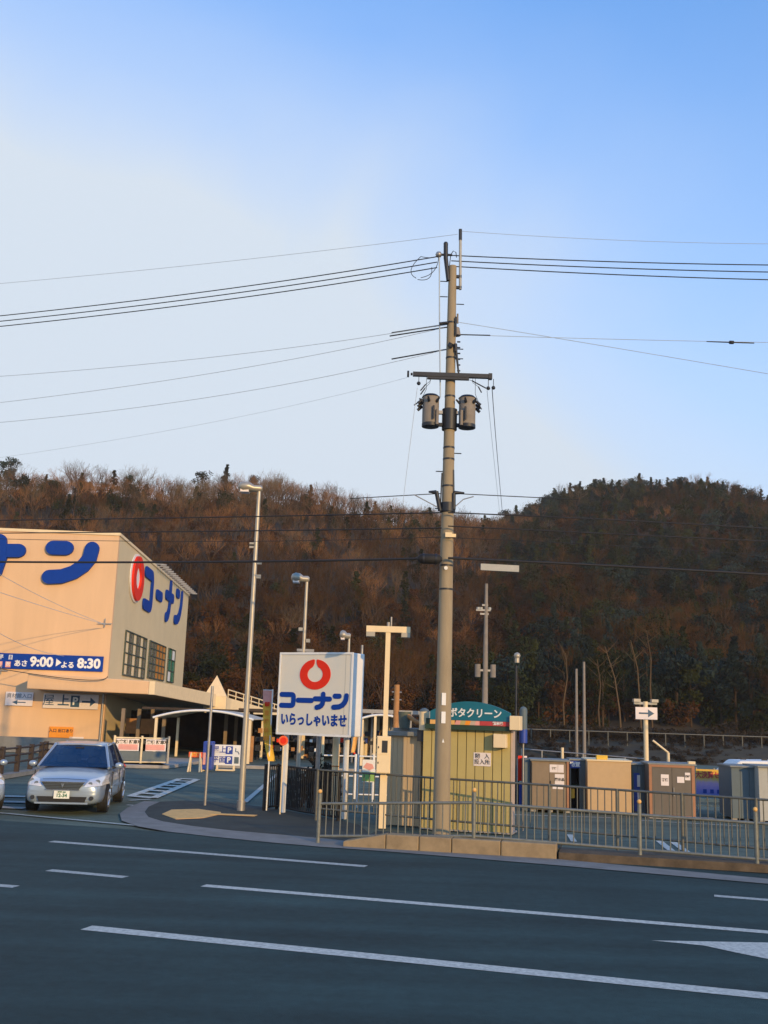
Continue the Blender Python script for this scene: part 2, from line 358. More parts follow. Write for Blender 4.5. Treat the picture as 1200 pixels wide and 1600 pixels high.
# ladder marking leading to the car park
lad = [(204, 1244), (281, 1217), (308, 1218), (240, 1247)]
L0, L1, L2, L3 = [g(*p) for p in lad]
for a, b in ((L0, L1), (L3, L2)): struct('ladder_marking', quad_xy(line_poly(a, b, .22), .009), M['paint'])
for i in range(8):
    t = i/7; a = L0.lerp(L1, t); b = L3.lerp(L2, t)
    struct('ladder_marking', quad_xy(line_poly(a, b, .34), .012), M['paint'])
struct('lane_marking', quad_xy(line_poly(g(382, 1254), g(440, 1204), .15), .009), M['paint_worn'])
for a, b, w in (((890, 1303), (897, 1314), .12), ((1030, 1313), (1049, 1328), .14), ((1052, 1315), (1073, 1330), .14), ((800, 1272), (960, 1277), .1), ((1000, 1281), (1160, 1290), .1)):
    struct('parking_marking', quad_xy(line_poly(g(*a), g(*b), w), -.01), M['paint'])

# pavement corner: gutter band that swings round into the entrance, pavement inside it
edge_out = [g(*p) for p in ((226, 1252), (200, 1262), (187, 1272), (190, 1283), (215, 1292), (260, 1300), (330, 1308), (420, 1317), (500, 1324), (600, 1331), (700, 1339), (870, 1353), (1040, 1368), (1210, 1383))]
edge_in = [g(*p) for p in ((250, 1254), (232, 1262), (226, 1270), (232, 1278), (255, 1285), (300, 1292), (360, 1299), (430, 1305), (500, 1311), (600, 1322), (700, 1330), (870, 1344), (1040, 1360), (1210, 1376))]
mb = MB(); n = len(edge_out)
mb.add([(p.x, p.y, .012) for p in edge_out]+[(p.x, p.y, .02) for p in edge_in], [(i, i+1, n+i+1, n+i) for i in range(n-1)])
struct('gutter', mb, M['gutter'])
inner = edge_in[:9]
back = [g(*p) for p in ((560, 1290), (530, 1283), (470, 1272), (410, 1262), (340, 1254), (290, 1252))]
mb = MB().slab([(p.x, p.y) for p in inner]+[(g(600, 1322).x, g(600, 1322).y)]+[(p.x, p.y) for p in back], .0, .024)
struct('pavement', mb, M['walk'])
mb = MB(); isl = [g(*p) for p in ((253, 1274), (268, 1267), (310, 1266), (345, 1271), (345, 1274), (318, 1280), (275, 1282))]
mb.slab([(p.x, p.y) for p in isl][::-1], .02, .032); mb.slab([(p.x, p.y) for p in line_poly(g(330, 1274), g(400, 1277), .30)][::-1], .034, .040)
struct('tactile_paving', mb, M['tactile'])
mb = MB().slab([(p.x, p.y) for p in [g(250, 1256), g(400, 1260), g(470, 1278), g(340, 1262), g(290, 1264)]][::-1], .015, .03)

# raised kerb of stones under the guard rail, pavement strip behind
KH = .26
kb = thing('stone_kerb', 'row of tan concrete kerb blocks under the front guard rail', 'kerb', (0, 0, 0))
kpx = [535, 602, 654, 705, 782, 870]
def kerb_front(px): return g(px, 1325+(px-560)*.0613)
for i in range(len(kpx)-1):
    A = kerb_front(kpx[i]+.5); B = kerb_front(kpx[i+1]-.5); d = (B-A).normalized(); nn = Vector((-d.y, d.x, 0))*.36
    z1 = KH if i else KH
    mb = MB()
    hA = .10 if i == 0 else z1
    a, b, c, e = A, B, B+nn, A+nn
    mb.add([(a.x, a.y, 0), (b.x, b.y, 0), (c.x, c.y, 0), (e.x, e.y, 0), (a.x, a.y, hA), (b.x, b.y, z1), (c.x, c.y, z1), (e.x, e.y, hA)],
           [(0, 1, 5, 4), (1, 2, 6, 5), (2, 3, 7, 6), (3, 0, 4, 7), (4, 5, 6, 7)])
    bevel(obj('kerb_stone', mb, M['kerb'], kb), .02, 2)
A = kerb_front(873); B = kerb_front(1330); nn = Vector((-(B-A).normalized().y, (B-A).normalized().x, 0))
mb = MB().slab([(p.x, p.y) for p in (A, B, B+nn*.8, A+nn*.8)], 0, .13)
struct('verge', mb, M['dirt'])
A = kerb_front(560); B = kerb_front(1330)
mb = MB().slab([(p.x, p.y) for p in (A+nn*.37, kerb_front(872)+nn*.37, kerb_front(872)+nn*1.5, A+nn*1.5)], 0, .15)
struct('pavement_strip', mb, M['walk'])
# ------------------------------------------------------------------ HILL TERRAIN
def lerp_tab(tab, x):
    if x <= tab[0][0]: return tab[0][1]
    for (a, b), (c, d) in zip(tab, tab[1:]):
        if x <= c: return b+(d-b)*(x-a)/(c-a)
    return tab[-1][1]
SKYL = [(-1400, 760), (-600, 735), (-200, 728), (0, 735), (60, 742), (110, 750), (200, 757), (300, 756), (345, 742), (400, 752), (440, 757), (480, 762), (520, 770), (560, 780), (600, 795), (640, 801),
        (690, 806), (740, 812), (780, 812), (830, 800), (860, 783), (900, 772), (950, 765), (1000, 762), (1050, 764), (1110, 768), (1160, 776), (1200, 782), (1400, 800), (1900, 840), (2600, 900)]
def crest_px(px): return lerp_tab(SKYL, px)
DIST = [(-1400, 250), (0, 225), (560, 235), (700, 285), (800, 330), (1200, 330), (2600, 300)]
def hill_h(px, Y):      # px = bearing in photo units, Y = distance forward
    D = lerp_tab(DIST, px); foot = lerp_tab([(-1400, 100), (0, 104), (700, 100), (1200, 92), (2600, 92)], px)
    H = at(px, crest_px(px), D).z-6.2
    s = (Y-foot)/(D-foot)
    if s <= 0: return 0.0
    if s >= 1: return H-(Y-D)*.12
    prof = .42*s+.58*(s*s*(3-2*s))
    nzv = math.sin(px*.011+Y*.03)*1.6+math.sin(px*.023-Y*.05+2)*1.1
    return H*prof+nzv*min(1, s*4)*min(1, (1-s)*5)
mb = MB(); cols = list(range(-1400, 2601, 40)); rows = [92+i*6 for i in range(52)]
vs = []
for Y in rows:
    for px in cols: vs.append(((px-600)/FPX*Y*1.0, Y, hill_h(px, Y)-.05))
nc = len(cols)
mb.add(vs, [(j*nc+i, j*nc+i+1, (j+1)*nc+i+1, (j+1)*nc+i) for j in range(len(rows)-1) for i in range(nc-1)], 0, True)
struct('hillside', mb, M['hill'])
mb = MB(); bk = [g(760, 1172), g(1400, 1195)]
# grassy bank between car park and wood
vs = []; n = 40
for i in range(n):
    px = 640+i*22; Y0 = 70-(i*.2)
    for dy, z in ((0, 0), (3, .6), (7, 1.1), (12, 1.35), (30, 1.3)):
        p = ray(px, 1130); vs.append((p.x/p.y*(Y0+dy), Y0+dy, z+random.uniform(-.08, .08) if z else -.03))
mb.add(vs, [(i*5+j, (i+1)*5+j, (i+1)*5+j+1, i*5+j+1) for i in range(n-1) for j in range(4)], 0, True)
struct('grass_bank', mb, M['grass'])

# ------------------------------------------------------------------ STORE
C = at(168, 1056, 58); SRZ = R(2.8)
SC = Vector((C.x, C.y, 0)); sx_ = Vector((math.cos(SRZ), math.sin(SRZ), 0)); sy_ = Vector((-math.sin(SRZ), math.cos(SRZ), 0))
def hit(orig, axis, nrm, px, py):       # ray hits vertical plane through orig -> (distance along axis, z)
    d = ray(px, py); o = Vector((0, 0, EYE)); t = (orig-o).dot(nrm)/d.dot(nrm); p = o+d*t
    return (p-orig).dot(axis), p.z
def fr(px, py, off=0.0): return hit(SC-sy_*off, sx_, sy_, px, py)
def sd(px, py, off=0.0): return hit(SC+sx_*off, sy_, sx_, px, py)
HT = 12.0; SLEN = sd(290, 1000)[0]
st = thing('store_building', 'large cream home improvement store with blue lettering high on its walls', 'store', SC, SRZ)
mb = MB().box(-48, 0, 0, .3, 0, HT); obj('front_wall', mb, M['wall'], st)
mb = MB().box(-.3, 0, .302, SLEN, 0, HT); obj('side_wall', mb, M['wall_shaded'], st)
mb = MB().box(-48, -.31, .31, SLEN-.01, HT-.5, HT-.25); obj('roof', mb, M['shedroof'], st)
mb = MB().box(-48, .06, -.06, .10, HT, HT+.16).box(-.02, .07, .10, SLEN, HT, HT+.16); obj('coping', mb, M['cream'], st)
mb = MB().box(-48, -.3, SLEN-.3, SLEN-.01, 0, HT-.6); obj('rear_wall', mb, M['wall_shaded'], st)
for i in range(16):
    b = MB().box(-.02, .55, -.03, .03, .02, .08).box(.35, .75, -.10, .10, -.04, .06)
    obj('roof_edge_light', b, M['steel'], st, (0, SLEN*.42+i*(SLEN*.57/15), HT+.16))
# canopy round the corner
cx0 = fr(43, 1060, 2.4)[0]; cz1 = fr(43, 1052, 2.4)[1]; cz0 = fr(43, 1076, 2.4)[1]; cx1 = fr(232, 1075, 2.4)[0]
cz1b = fr(232, 1064, 2.4)[1]; cz0b = fr(232, 1085, 2.4)[1]
mb = MB().add([(cx0, -2.4, cz0), (cx1, -2.4, cz0b), (cx1, -2.4, cz1b), (cx0, -2.4, cz1), (cx0, -.01, cz0), (cx1, -.01, cz0b), (cx1, -.01, cz1b), (cx0, -.01, cz1)],
              [(0, 1, 2, 3), (4, 7, 6, 5), (0, 4, 5, 1), (3, 2, 6, 7), (0, 3, 7, 4), (1, 5, 6, 2)])
bevel(obj('canopy', mb, M['wall'], st), .04)
mb = MB().box(.01, cx1, 0, 14, cz0b, cz0b+.35); obj('canopy_soffit', mb, M['wall'], st)
# side windows
def window(pa, pb, ncol, nrow, mats_):
    y0, zt = sd(pa[0], pa[1]); _, zb = sd(pa[0], pa[2]); y1, _ = sd(pb, pa[1])
    f = MB(); w = .07
    f.box(0, .10, y0, y1, zt-w, zt).box(0, .10, y0, y1, zb, zb+w).box(0, .10, y0, y0+w, zb+w, zt-w).box(0, .10, y1-w, y1, zb+w, zt-w)
    for i in range(1, ncol):
        yy = y0+(y1-y0)*i/ncol; f.box(0, .085, yy-.05, yy+.05, zb+w, zt-w)
    for j in range(1, nrow):
        zz = zb+(zt-zb)*j/nrow; f.box(0, .08, y0+w, y1-w, zz-.035, zz+.035)
    fo = obj('window', f, M['mull'], st)
    for i in range(ncol):
        for j in range(nrow):
            a = y0+(y1-y0)*i/ncol; b = y0+(y1-y0)*(i+1)/ncol; c = zb+(zt-zb)*j/nrow; d = zb+(zt-zb)*(j+1)/nrow
            obj('pane', MB().box(.005, .03, a+.03, b-.03, c+.02, d-.02), mats_(i, j), fo)
window((196, 984, 1056), 229.5, 6, 4, lambda i, j: M['glassgrey'] if i % 2 else M['cream'])
window((233.5, 1000, 1060), 259, 5, 5, lambda i, j: M['glassgrey'] if i < 2 else M['glassorange'])
window((263, 1012, 1066), 273.5, 2, 3, lambda i, j: M['glassgreen'] if (i+j) % 3 else M['white'])
x_, z_ = fr(161, 1100)
obj('downpipe', MB().tube([(x_, -.08, 0), (x_, -.08, cz0)], .06), M['steel'], st)
for pxx, pyy in ((3, 1048), (165, 975)):
    xx, zz = fr(pxx, pyy)
    obj('cable_bracket', MB().box(xx-.4, xx+.4, -.2, -.16, zz, zz+.04).box(xx-.02, xx+.02, -.2, 0, zz-.04, zz).box(xx-.02, xx+.02, -.19, -.16, zz-.2, zz+.3), M['steel'], st)

# big front letters (na and n) and side logo
sg = thing('wall_lettering', 'huge blue rounded letters across the front wall of the store', 'sign', SC-sy_*.02, SRZ)
def S_(lst, w, y, mname='blue', par=None, nm='letter', yy0=0):
    for i, s_ in enumerate(lst):
        mb = MB(); stroke(mb, [fr(*p) for p in s_], w, y-i*.01, -.002-i*.004); obj(nm, mb, M[mname], par)
pxm = 58/1600
S_([[(-75, 861), (31, 861)]], 21*pxm, -.22, 'blue', sg)
S_([[(1, 846), (1, 872), (-6, 892), (-20, 905)]], 22*pxm, -.24, 'blue', sg)
S_([[(84, 856.5), (105, 857)]], 22*pxm, -.22, 'blue', sg)
S_([[(145, 858), (141, 873), (131, 885), (116, 895), (98, 901), (78, 902)]], 22*pxm, -.22, 'blue', sg)
S_([[(-190, 850), (-130, 852), (-130, 900), (-190, 898)]], 22*pxm, -.22, 'blue', sg)
sg2 = thing('wall_logo_sign', 'red ring emblem and blue lettering high on the shaded side wall', 'sign', SC+sx_*.02, SRZ+R(90))
def sdl(px, py): return sd(px, py)
rc = sdl(212, 903); r0 = sdl(203.5, 903)[0]; r1 = sdl(220.5, 903)[0]; zt = sdl(212, 867)[1]; zb = sdl(212, 940)[1]
rad = (zt-zb)/2
rb = MB(); pts = [(rc[0]+(r1-r0)/2*1.18*math.cos(R(a)), (zt+zb)/2+rad*1.09*math.sin(R(a))) for a in range(0, 360, 10)]
rb.prism(pts[::-1], -.06, -.001); obj('emblem_board', rb, M['white'], sg2)
logo_ring(sg2, (r0+r1)/2, (zt+zb)/2, rad, -.06, .14, M['red'], (r1-r0)/2/rad)
for (a, b, ch) in ((222, 238.5, 0), (242.5, 253, 1), (257.5, 271, 2), (272.5, 285.5, 3)):
    ya = sdl(a, 930)[0]; yb = sdl(b, 930)[0]; zc = sdl((a+b)/2, lerp_tab([(222, 917), (285, 952)], (a+b)/2))[1]
    hh = 2.95; w_ = yb-ya
    mbs = katakana()[ch]
    for si, s_ in enumerate(mbs):
        mb = MB(); stroke(mb, [(ya+.25+p[0]*(w_-.75), zc-hh/2+p[1]*hh) for p in s_], .72, -.10-si*.01, -.002-si*.005); obj('letter', mb, M['blue'], sg2)

# opening-hours banner
def board(name, label, cat, px0, px1, py0, py1, m, off=.05, th=.06):
    x0, z1 = fr(px0, py0, off); x1, _ = fr(px1, py0, off); _, z0 = fr(px0, py1, off)
    t = thing(name, label, cat, SC-sy_*off+sx_*((x0+x1)/2)+Vector((0, 0, (z0+z1)/2)), SRZ)
    w, h = x1-x0, z1-z0
    obj('board', MB().box(-w/2, w/2, -th, -.001, -h/2, h/2), M[m], t); return t, w, h, th
t, w, h, th = board('opening_hours_banner', 'long blue opening hours banner reading 9:00 to 8:30 above the canopy', 'banner', -60, 163, 1018, 1042, 'blue')
def bx_(px): return fr(px, 1030, .05)[0]-((fr(-60, 1030, .05)[0]+fr(163, 1030, .05)[0])/2)
[letters(c_, h*.34, M['white'], t, (bx_(x_), -th-.004, h*.22), .006) for c_, x_ in (('平', 3), ('日', 18))]
for k in (2, 15): obj('pink_square', MB().box(bx_(k)-h*.17, bx_(k)+h*.17, -th-.008, -th, -h*.42, -h*.05), M['pink'], t)
letters('土', h*.3, M['white'], t, (bx_(2), -th-.012, -h*.22), .003); letters('祝', h*.3, M['white'], t, (bx_(15), -th-.012, -h*.22), .003)
letters('あさ', h*.45, M['white'], t, (bx_(35), -th-.004, -h*.16), .012)
letters('9:00', h*.86, M['white'], t, (bx_(67), -th-.004, -h*.02), .030, sx=1.02)
tx = bx_(93.5); obj('triangle', MB().prism([(tx-h*.16, -h*.26), (tx+h*.2, 0), (tx-h*.16, h*.26)], -th-.006, -th), M['white'], t)
letters('よる', h*.45, M['white'], t, (bx_(108), -th-.004, -h*.16), .012)
letters('8:30', h*.86, M['white'], t, (bx_(141), -th-.004, -h*.02), .030, sx=1.02)
t, w, h, th = board('entrance_direction_sign', 'small white sign with a left arrow for the building materials entrance', 'sign', 10, 53, 1080.5, 1102, 'pinkwhite')
letters('資材館入口', h*.37, M['navy'], t, (0, -th-.006, h*.2), 0); arrow(t, 0, -h*.25, w*.5, h*.34, -th-.001, M['navy'], -1)
t, w, h, th = board('rooftop_parking_sign', 'white rooftop parking sign with blue P square and right arrow', 'sign', 69, 155, 1083, 1106, 'pinkwhite')
letters('屋', h*.82, M['navy'], t, (-w*.40, -th-.006, 0), 0); letters('上', h*.82, M['navy'], t, (-w*.13, -th-.006, 0), .012)
obj('blue_square', MB().box(w*.0, w*.16, -th-.004, -th, -h*.38, h*.40), M['navy'], t)
letters('P', h*.72, M['white'], t, (w*.08, -th-.009, 0), .02); arrow(t, w*.33, 0, w*.25, h*.62, -th-.001, M['navy'])
t, w, h, th = board('orange_wall_notice', 'small orange notice fixed low on the cream front wall', 'notice', 78, 115, 1135, 1152, 'orange')
letters('入口 出口あり', h*.36, M['dark'], t, (0, -th-.003, h*.12), .006)
t, w, h, th = board('framed_wall_notice', 'white framed notice on the wall just above the silver car roof', 'notice', 109, 131, 1151, 1170, 'pinkwhite')
obj('inner_panel', MB().box(-w*.4, w*.4, -th-.006, -th, -h*.5, h*.32), M['taupe'], t)

# ramp parapet descending to the right
rp = [(232, 1064, 1085, 55.8), (322, 1082.5, 1102, 68), (353, 1091, 1110, 72), (401, 1105, 1125, 76), (440, 1117, 1137, 79), (476, 1128, 1150, 82)]
t = thing('parking_ramp', 'cream parapet of the vehicle ramp sloping down behind the lamp post', 'ramp', (0, 0, 0))
def dep(px, py, Y): return at(px, py, Y)
for i in range(len(rp)-1):
    a, b = rp[i], rp[i+1]; A1, A0, B1, B0 = dep(a[0], a[1], a[3]), dep(a[0], a[2], a[3]), dep(b[0], b[1], b[3]), dep(b[0], b[2], b[3])
    dd = Vector((.25, .3, 0)) ; A1.x = A0.x; B1.x = B0.x; B1.y = B0.y
    vs = [A0, B0, B1, A1, A0+dd, B0+dd, B1+dd, A1+dd]
    obj('parapet', MB().add(vs, [(0, 1, 2, 3), (4, 7, 6, 5), (0, 4, 5, 1), (3, 2, 6, 7), (0, 3, 7, 4), (1, 5, 6, 2)]), M['cream'], t)
    D = Vector((-2.0, 5.5, 0)) if i > 2 else Vector((-6, 1.0, 0))
    obj('deck', MB().add([A0+Vector((0, 0, .05)), B0+Vector((0, 0, .05)), B0+D+Vector((0, 0, .05)), A0+D+Vector((0, 0, .05)), A0+Vector((0, 0, .3)), B0+Vector((0, 0, .3)), B0+D+Vector((0, 0, .3)), A0+D+Vector((0, 0, .3))], [(0, 3, 2, 1), (4, 5, 6, 7), (0, 1, 5, 4), (2, 3, 7, 6), (1, 2, 6, 5), (3, 0, 4, 7)]), M['concrete'], t)
for dz in (.30, .62):
    obj('handrail', MB().tube([dep(356, 1092, 72.2)+Vector((0, 0, dz)), dep(401, 1105, 76.2)+Vector((0, 0, dz)), dep(440, 1117, 79.2)+Vector((0, 0, dz))], .05, 6), M['cream'], t)
for k in range(8):
    p = dep(356+k*12, 1092+k*3.55, 72.2+k*.98); obj('rail_post', MB().tube([p, p+Vector((0, 0, .64))], .04, 5), M['cream'], t)
# pyramid roofed entrance tower
a = at(337, 1090, 70)
t = thing('entrance_turret', 'cream pyramid roof rising above the ramp parapet', 'roof turret', (a.x, a.y, 0), R(6))
z1 = top(337, 1088, 70); z2 = top(337, 1055, 70); hw = .74
obj('pyramid_roof', MB().add([(-hw, -hw, z1), (hw, -hw, z1), (hw, hw, z1), (-hw, hw, z1), (0, 0, z2)], [(0, 1, 4), (1, 2, 4), (2, 3, 4), (3, 0, 4), (3, 2, 1, 0)]), M['cream'], t)
obj('drum', MB().box(-hw, hw, -hw, hw, z1-.9, z1-.004), M['cream'], t)
for k in range(4): obj('post', MB().tube([((k % 2*2-1)*.6, (k//2*2-1)*.6, 0), ((k % 2*2-1)*.6, (k//2*2-1)*.6, z1-.9)], .07, 6), M['cream'], t)

# ------------------------------------------------------------------ GARDEN CENTRE (open halls beside the store)
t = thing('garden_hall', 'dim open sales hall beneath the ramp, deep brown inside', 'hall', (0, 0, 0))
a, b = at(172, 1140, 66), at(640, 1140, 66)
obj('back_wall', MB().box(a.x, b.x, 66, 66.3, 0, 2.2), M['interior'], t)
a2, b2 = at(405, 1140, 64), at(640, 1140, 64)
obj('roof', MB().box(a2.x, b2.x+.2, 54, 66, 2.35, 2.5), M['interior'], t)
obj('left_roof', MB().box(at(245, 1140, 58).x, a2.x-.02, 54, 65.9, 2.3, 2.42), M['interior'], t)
for k, px in enumerate((190, 215, 236, 255, 352, 368, 391, 420, 448, 474, 505, 540, 572, 590, 606, 622, 640)):
    Y = 56+(k % 3)*2.2; p = at(px, 1150, Y)
    obj('post', MB().box(p.x-.09, p.x+.09, Y-.09, Y+.09, 0, 2.3), M['taupe'] if px < 400 else M['cream'], t)
obj('lit_panel', MB().box(at(196, 1140, 60).x, at(240, 1140, 60).x, 60, 60.1, .9, 1.75), M['wood'], t)  # warm light on the panel put into its timber colour
obj('orange_lit_pillar', MB().box(at(386, 1160, 50).x, at(396, 1160, 50).x, 50, 50.2, 0, top(390, 1150, 50)), M['wood'], t)  # tan pillar, the orange light on it put into its colour
def arch_roof(name, label, pl, pc, prr, Y, depth, posts):
    A, Cc, B = at(*pl, Y), at(*pc, Y), at(*prr, Y)
    t = thing(name, label, 'canopy', (Cc.x, Y, 0))
    n = 14; mb = MB(); pts = []
    for i in range(n+1):
        x = A.x+(B.x-A.x)*i/n
        l0 = (x-Cc.x)*(x-B.x)/((A.x-Cc.x)*(A.x-B.x)); l1 = (x-A.x)*(x-B.x)/((Cc.x-A.x)*(Cc.x-B.x)); l2 = (x-A.x)*(x-Cc.x)/((B.x-A.x)*(B.x-Cc.x))
        pts.append((x-Cc.x, A.z*l0+Cc.z*l1+B.z*l2))
    for i in range(n):
        (x0, z0), (x1, z1) = pts[i], pts[i+1]
        obj('roof_panel', MB().prism([(x0, z0), (x1-.01, z1), (x1-.01, z1+.03), (x0, z0+.03)], .05, depth), M['poly'], t)
    mb = MB().tube([(x, 0, z) for x, z in pts], .055, 6); obj('front_arch', mb, M['white'], t)
    for px in posts:
        x = at(px, 1140, Y).x-Cc.x; zt = pts[max(0, min(n, int((x-pts[0][0])/(pts[-1][0]-pts[0][0])*n)))][1]
        obj('post', MB().box(x-.06, x+.06, .0, .12, 0, zt), M['cream'], t)
        obj('post', MB().box(x-.06, x+.06, depth-.2, depth-.08, 0, zt), M['cream'], t)
    return t
arch_roof('arched_canopy', 'low arched canopy roof over the hall entrance behind the bulletin boards', (239, 1121), (312, 1110), (396, 1125), 48, 5.5, (243, 390))
arch_roof('arched_canopy', 'pale arched canopy roof seen between the flag and the meter box', (561, 1124), (606, 1118), (640, 1130), 50, 5, (566, 586, 604, 622))
a, b = at(552, 1110, 53), at(672, 1112, 53)
t = thing('steel_beam_frame', 'long pale steel beam frame behind the meter pole', 'frame', (a.x, 53, 0))
obj('beam', MB().box(0, b.x-a.x, 0, .15, a.z-.10, a.z+.08), M['steel'], t)
for k in range(5): x = (b.x-a.x)*k/4; obj('post', MB().box(x-.05, x+.05, .02, .12, 0, a.z-.1), M['steel'], t)
# goods: countless small items on the shelves -> stuff
rnd = random.Random(3)
mb = MB(); gm_ = [M['white'], M['red'], M['wood'], M['lime'], M['dark'], M['yellow'], M['deepblue'], M['cream']]
for k in range(260):
    px = rnd.uniform(398, 600); Y = rnd.uniform(52, 60); p = at(px, 1150, Y); s = rnd.uniform(.08, .28)
    zb_ = rnd.choice((0, .45, .9, 1.3)); mb.cbox(p.x, Y, zb_+s/2, s, s*.8, s, rnd.choice((0, 1, 2, 4, 4, 4, 4, 4, 4, 4, 4, 4, 4, 2, 4, 4, 6, 4, 4, 4)))  # mostly dark, the hall's dimness put into the goods' colours
for zb_ in (.44, .88, 1.28):
    mb.box(at(405, 1150, 57).x, at(600, 1150, 57).x, 56, 57, zb_-.03, zb_-.002, 4)
tag(obj('shop_goods', mb, gm_), kind='stuff', label='jumble of small garden goods on shelves in the dim hall')

# pipe fence and poster in front of the goods
t = thing('pipe_barrier', 'white pipe barrier between the sign legs and the meter pole', 'barrier', (0, 0, 0))
Yp = 30
A, B = at(500, 1180, Yp), at(640, 1184, Yp)
for dz in (0, -.55, -1.05): obj('rail', MB().tube([A+Vector((0, 0, dz)), B+Vector((0, 0, dz))], .022, 6), M['white'], t)
for k in range(6): p = A.lerp(B, k/5); obj('post', MB().tube([(p.x, p.y, 0), (p.x, p.y, p.z+.06)], .035, 8), M['white'], t)
p = at(576, 1206, 28); z0, z1 = top(576, 1222, 28), top(576, 1187, 28)
t = thing('poster_board', 'green and white poster board leaning left of the meter box', 'poster', (p.x, 28, z0))
obj('board', MB().box(-.17, .17, 0, .03, 0, z1-z0), M['white'], t); obj('green_field', MB().box(-.165, .165, -.004, 0, .02, (z1-z0)*.45), M['lime'], t)
obj('picture', MB().prism([(-.15, .38), (.02, .30), (.14, .36), (.10, .46), (-.06, .5)], -.006, 0), M['pink'], t)
obj('leg', MB().tube([(-.12, .015, -z0), (-.12, .015, 0)], .012, 6), M['white'], t); obj('leg', MB().tube([(.12, .015, -z0), (.12, .015, 0)], .012, 6), M['white'], t)
# ------------------------------------------------------------------ bulletin boards, barrier, vending, parking board
b0 = g(176, 1197); b1 = g(261, 1198)
t = thing('bulletin_fence', 'pair of pale notice boards on a low framed fence right of the car', 'notice board', b0, math.atan2(b1.y-b0.y, b1.x-b0.x))
W = (b1-b0).length; Z = top(218, 1152, (b0.y+b1.y)/2)
obj('frame', MB().box(0, W, 0, .05, Z-.05, Z).box(0, W, 0, .05, .15, .20), M['lampsteel'], t)
for k in range(3): obj('post', MB().box(W*k/2-.04, W*k/2+.04, -.02, .07, 0, Z+.06), M['lampsteel'], t)
for k in range(2):
    x0 = W*k/2+.06; x1 = W*(k+1)/2-.06
    obj('lower_panel', MB().box(x0, x1, .01, .04, .22, Z*.52), M['bluegrey'], t)
    nb = obj('notice', MB().box(x0+(.1 if k else 0), x1-.05, -.01, .035, Z*.53, Z-.07), M['pinkwhite'], t)
    obj('printed_band', MB().box(x0+.1, x1-.1, -.015, -.0105, Z*.53+.04, Z*.53+.26), M['pink'], nb)
    letters('お客様 駐車場', .17, M['dark'], nb, ((x0+x1)/2, -.016, Z-.20), .006)
p = g(304, 1206); t = thing('folding_barrier', 'low orange barrier board on two pale splayed legs', 'barrier', p, 0)
k = p.y/1640
obj('board', MB().box(-10.5*k, 10.5*k, -.03, .03, 22*k, 30*k), M['barrier'], t); letters('徐行', 6*k, M['yellow'], t, (0, -.034, 26*k), .004)
for s in (-1, 1):
    for q in (-.25, .25): obj('leg', MB().tube([(s*7*k, 0, 29*k), (s*9*k, q, 0)], .035, 6), M['cream'], t)
p = g(322, 1205); k = p.y/1640
t = thing('drinks_machine', 'blue and pink machine beside the white parking board', 'vending machine', p, 0)
bevel(obj('cabinet', MB().box(-7*k, 8*k, 0, .6, .05, 45*k), M['deepblue'], t), .03); obj('pink_front', MB().box(-6*k, -2*k, -.03, -.002, 10*k, 28*k), M['pink'], t)
obj('display_window', MB().box(-1*k, 7*k, -.02, -.002, 22*k, 40*k), M['glass'], t); obj('foot', MB().box(-6*k, -3*k, .05, .3, 0, .05), M['cream'], t)
p = g(352, 1204); k = p.y/1640
t = thing('parking_board', 'white freestanding board with two rows of blue parking symbols', 'sign', p, 0)
obj('board', MB().box(-22*k, 22*k, -.03, .03, 8*k, 39*k), M['white'], t)
for j, row in enumerate(('屋上', '平面')):
    zc = (31-j*15)*k
    letters(row, 11*k, M['deepblue'], t, (-11*k, -.036, zc), .004); obj('blue_square', MB().box(-1*k, 10*k, -.034, -.03, zc-6*k, zc+6*k), M['deepblue'], t)
    letters('P', 11*k, M['white'], t, (4.5*k, -.039, zc), .012)
ac = MB(); stroke(ac, [(14.5*k, 34*k), (14.5*k, 29*k), (18*k, 29*k), (20*k, 25.5*k)], 1.3*k, -.034, -.03); obj('wheelchair_symbol', ac, M['navy'], t)
obj('symbol_square', MB().box(13*k, 20*k, -.034, -.03, 11*k, 21*k), M['bluegrey'], t)
for s in (-1, 1): obj('leg', MB().box(s*13*k-.04, s*13*k+.04, -.02, .02, 0, 8*k-.002), M['cream'], t)
obj('foot_bar', MB().box(-14*k, 14*k, -.25, .25, .0, .05), M['cream'], t)

# brown rail fence by the left edge
t = thing('brown_rail_fence', 'dark brown post and rail fence below the cream front wall', 'fence', (0, 0, 0))
bp = [g(-90, 1222), g(0, 1216), g(25, 1212), g(46, 1208), g(62, 1202), g(69, 1200), g(120, 1205)]
for i, p in enumerate(bp): obj('post', MB().box(p.x-.07, p.x+.07, p.y-.07, p.y+.07, 0, .98), M['brownrail'], t)
for i in range(len(bp)-1):
    for dz in (.45, .68, .90): obj('rail', MB().tube([bp[i]+Vector((0, 0, dz)), bp[i+1]+Vector((0, 0, dz))], .035, 6), M['brownrail'], t)
kp = [g(-120, 1228), g(-20, 1222), g(50, 1210), g(80, 1203)]
mb = MB()
for i in range(3):
    a, b = kp[i], kp[i+1]; d = (b-a).normalized(); n_ = Vector((-d.y, d.x, 0))*.35
    mb.slab([(q.x, q.y) for q in (a, b, b+n_, a+n_)], 0, .13)
struct('kerb', mb, M['gutter'])
a = g(-200, 1200); b = g(150, 1196)
struct('low_wall', MB().box(-34, at(150, 1180, 52).x, 52, 52.2, 0, .75), M['gutter'])
kp = [g(190, 1200), g(262, 1201), g(290, 1197), g(330, 1190)]
mb = MB()
for i in range(3):
    a, b = kp[i], kp[i+1]; d = (b-a).normalized(); n_ = Vector((-d.y, d.x, 0))*2.2
    mb.slab([(q.x, q.y) for q in (a, b, b+n_, a+n_)], 0, .12)
struct('entrance_kerb', mb, M['concrete'])
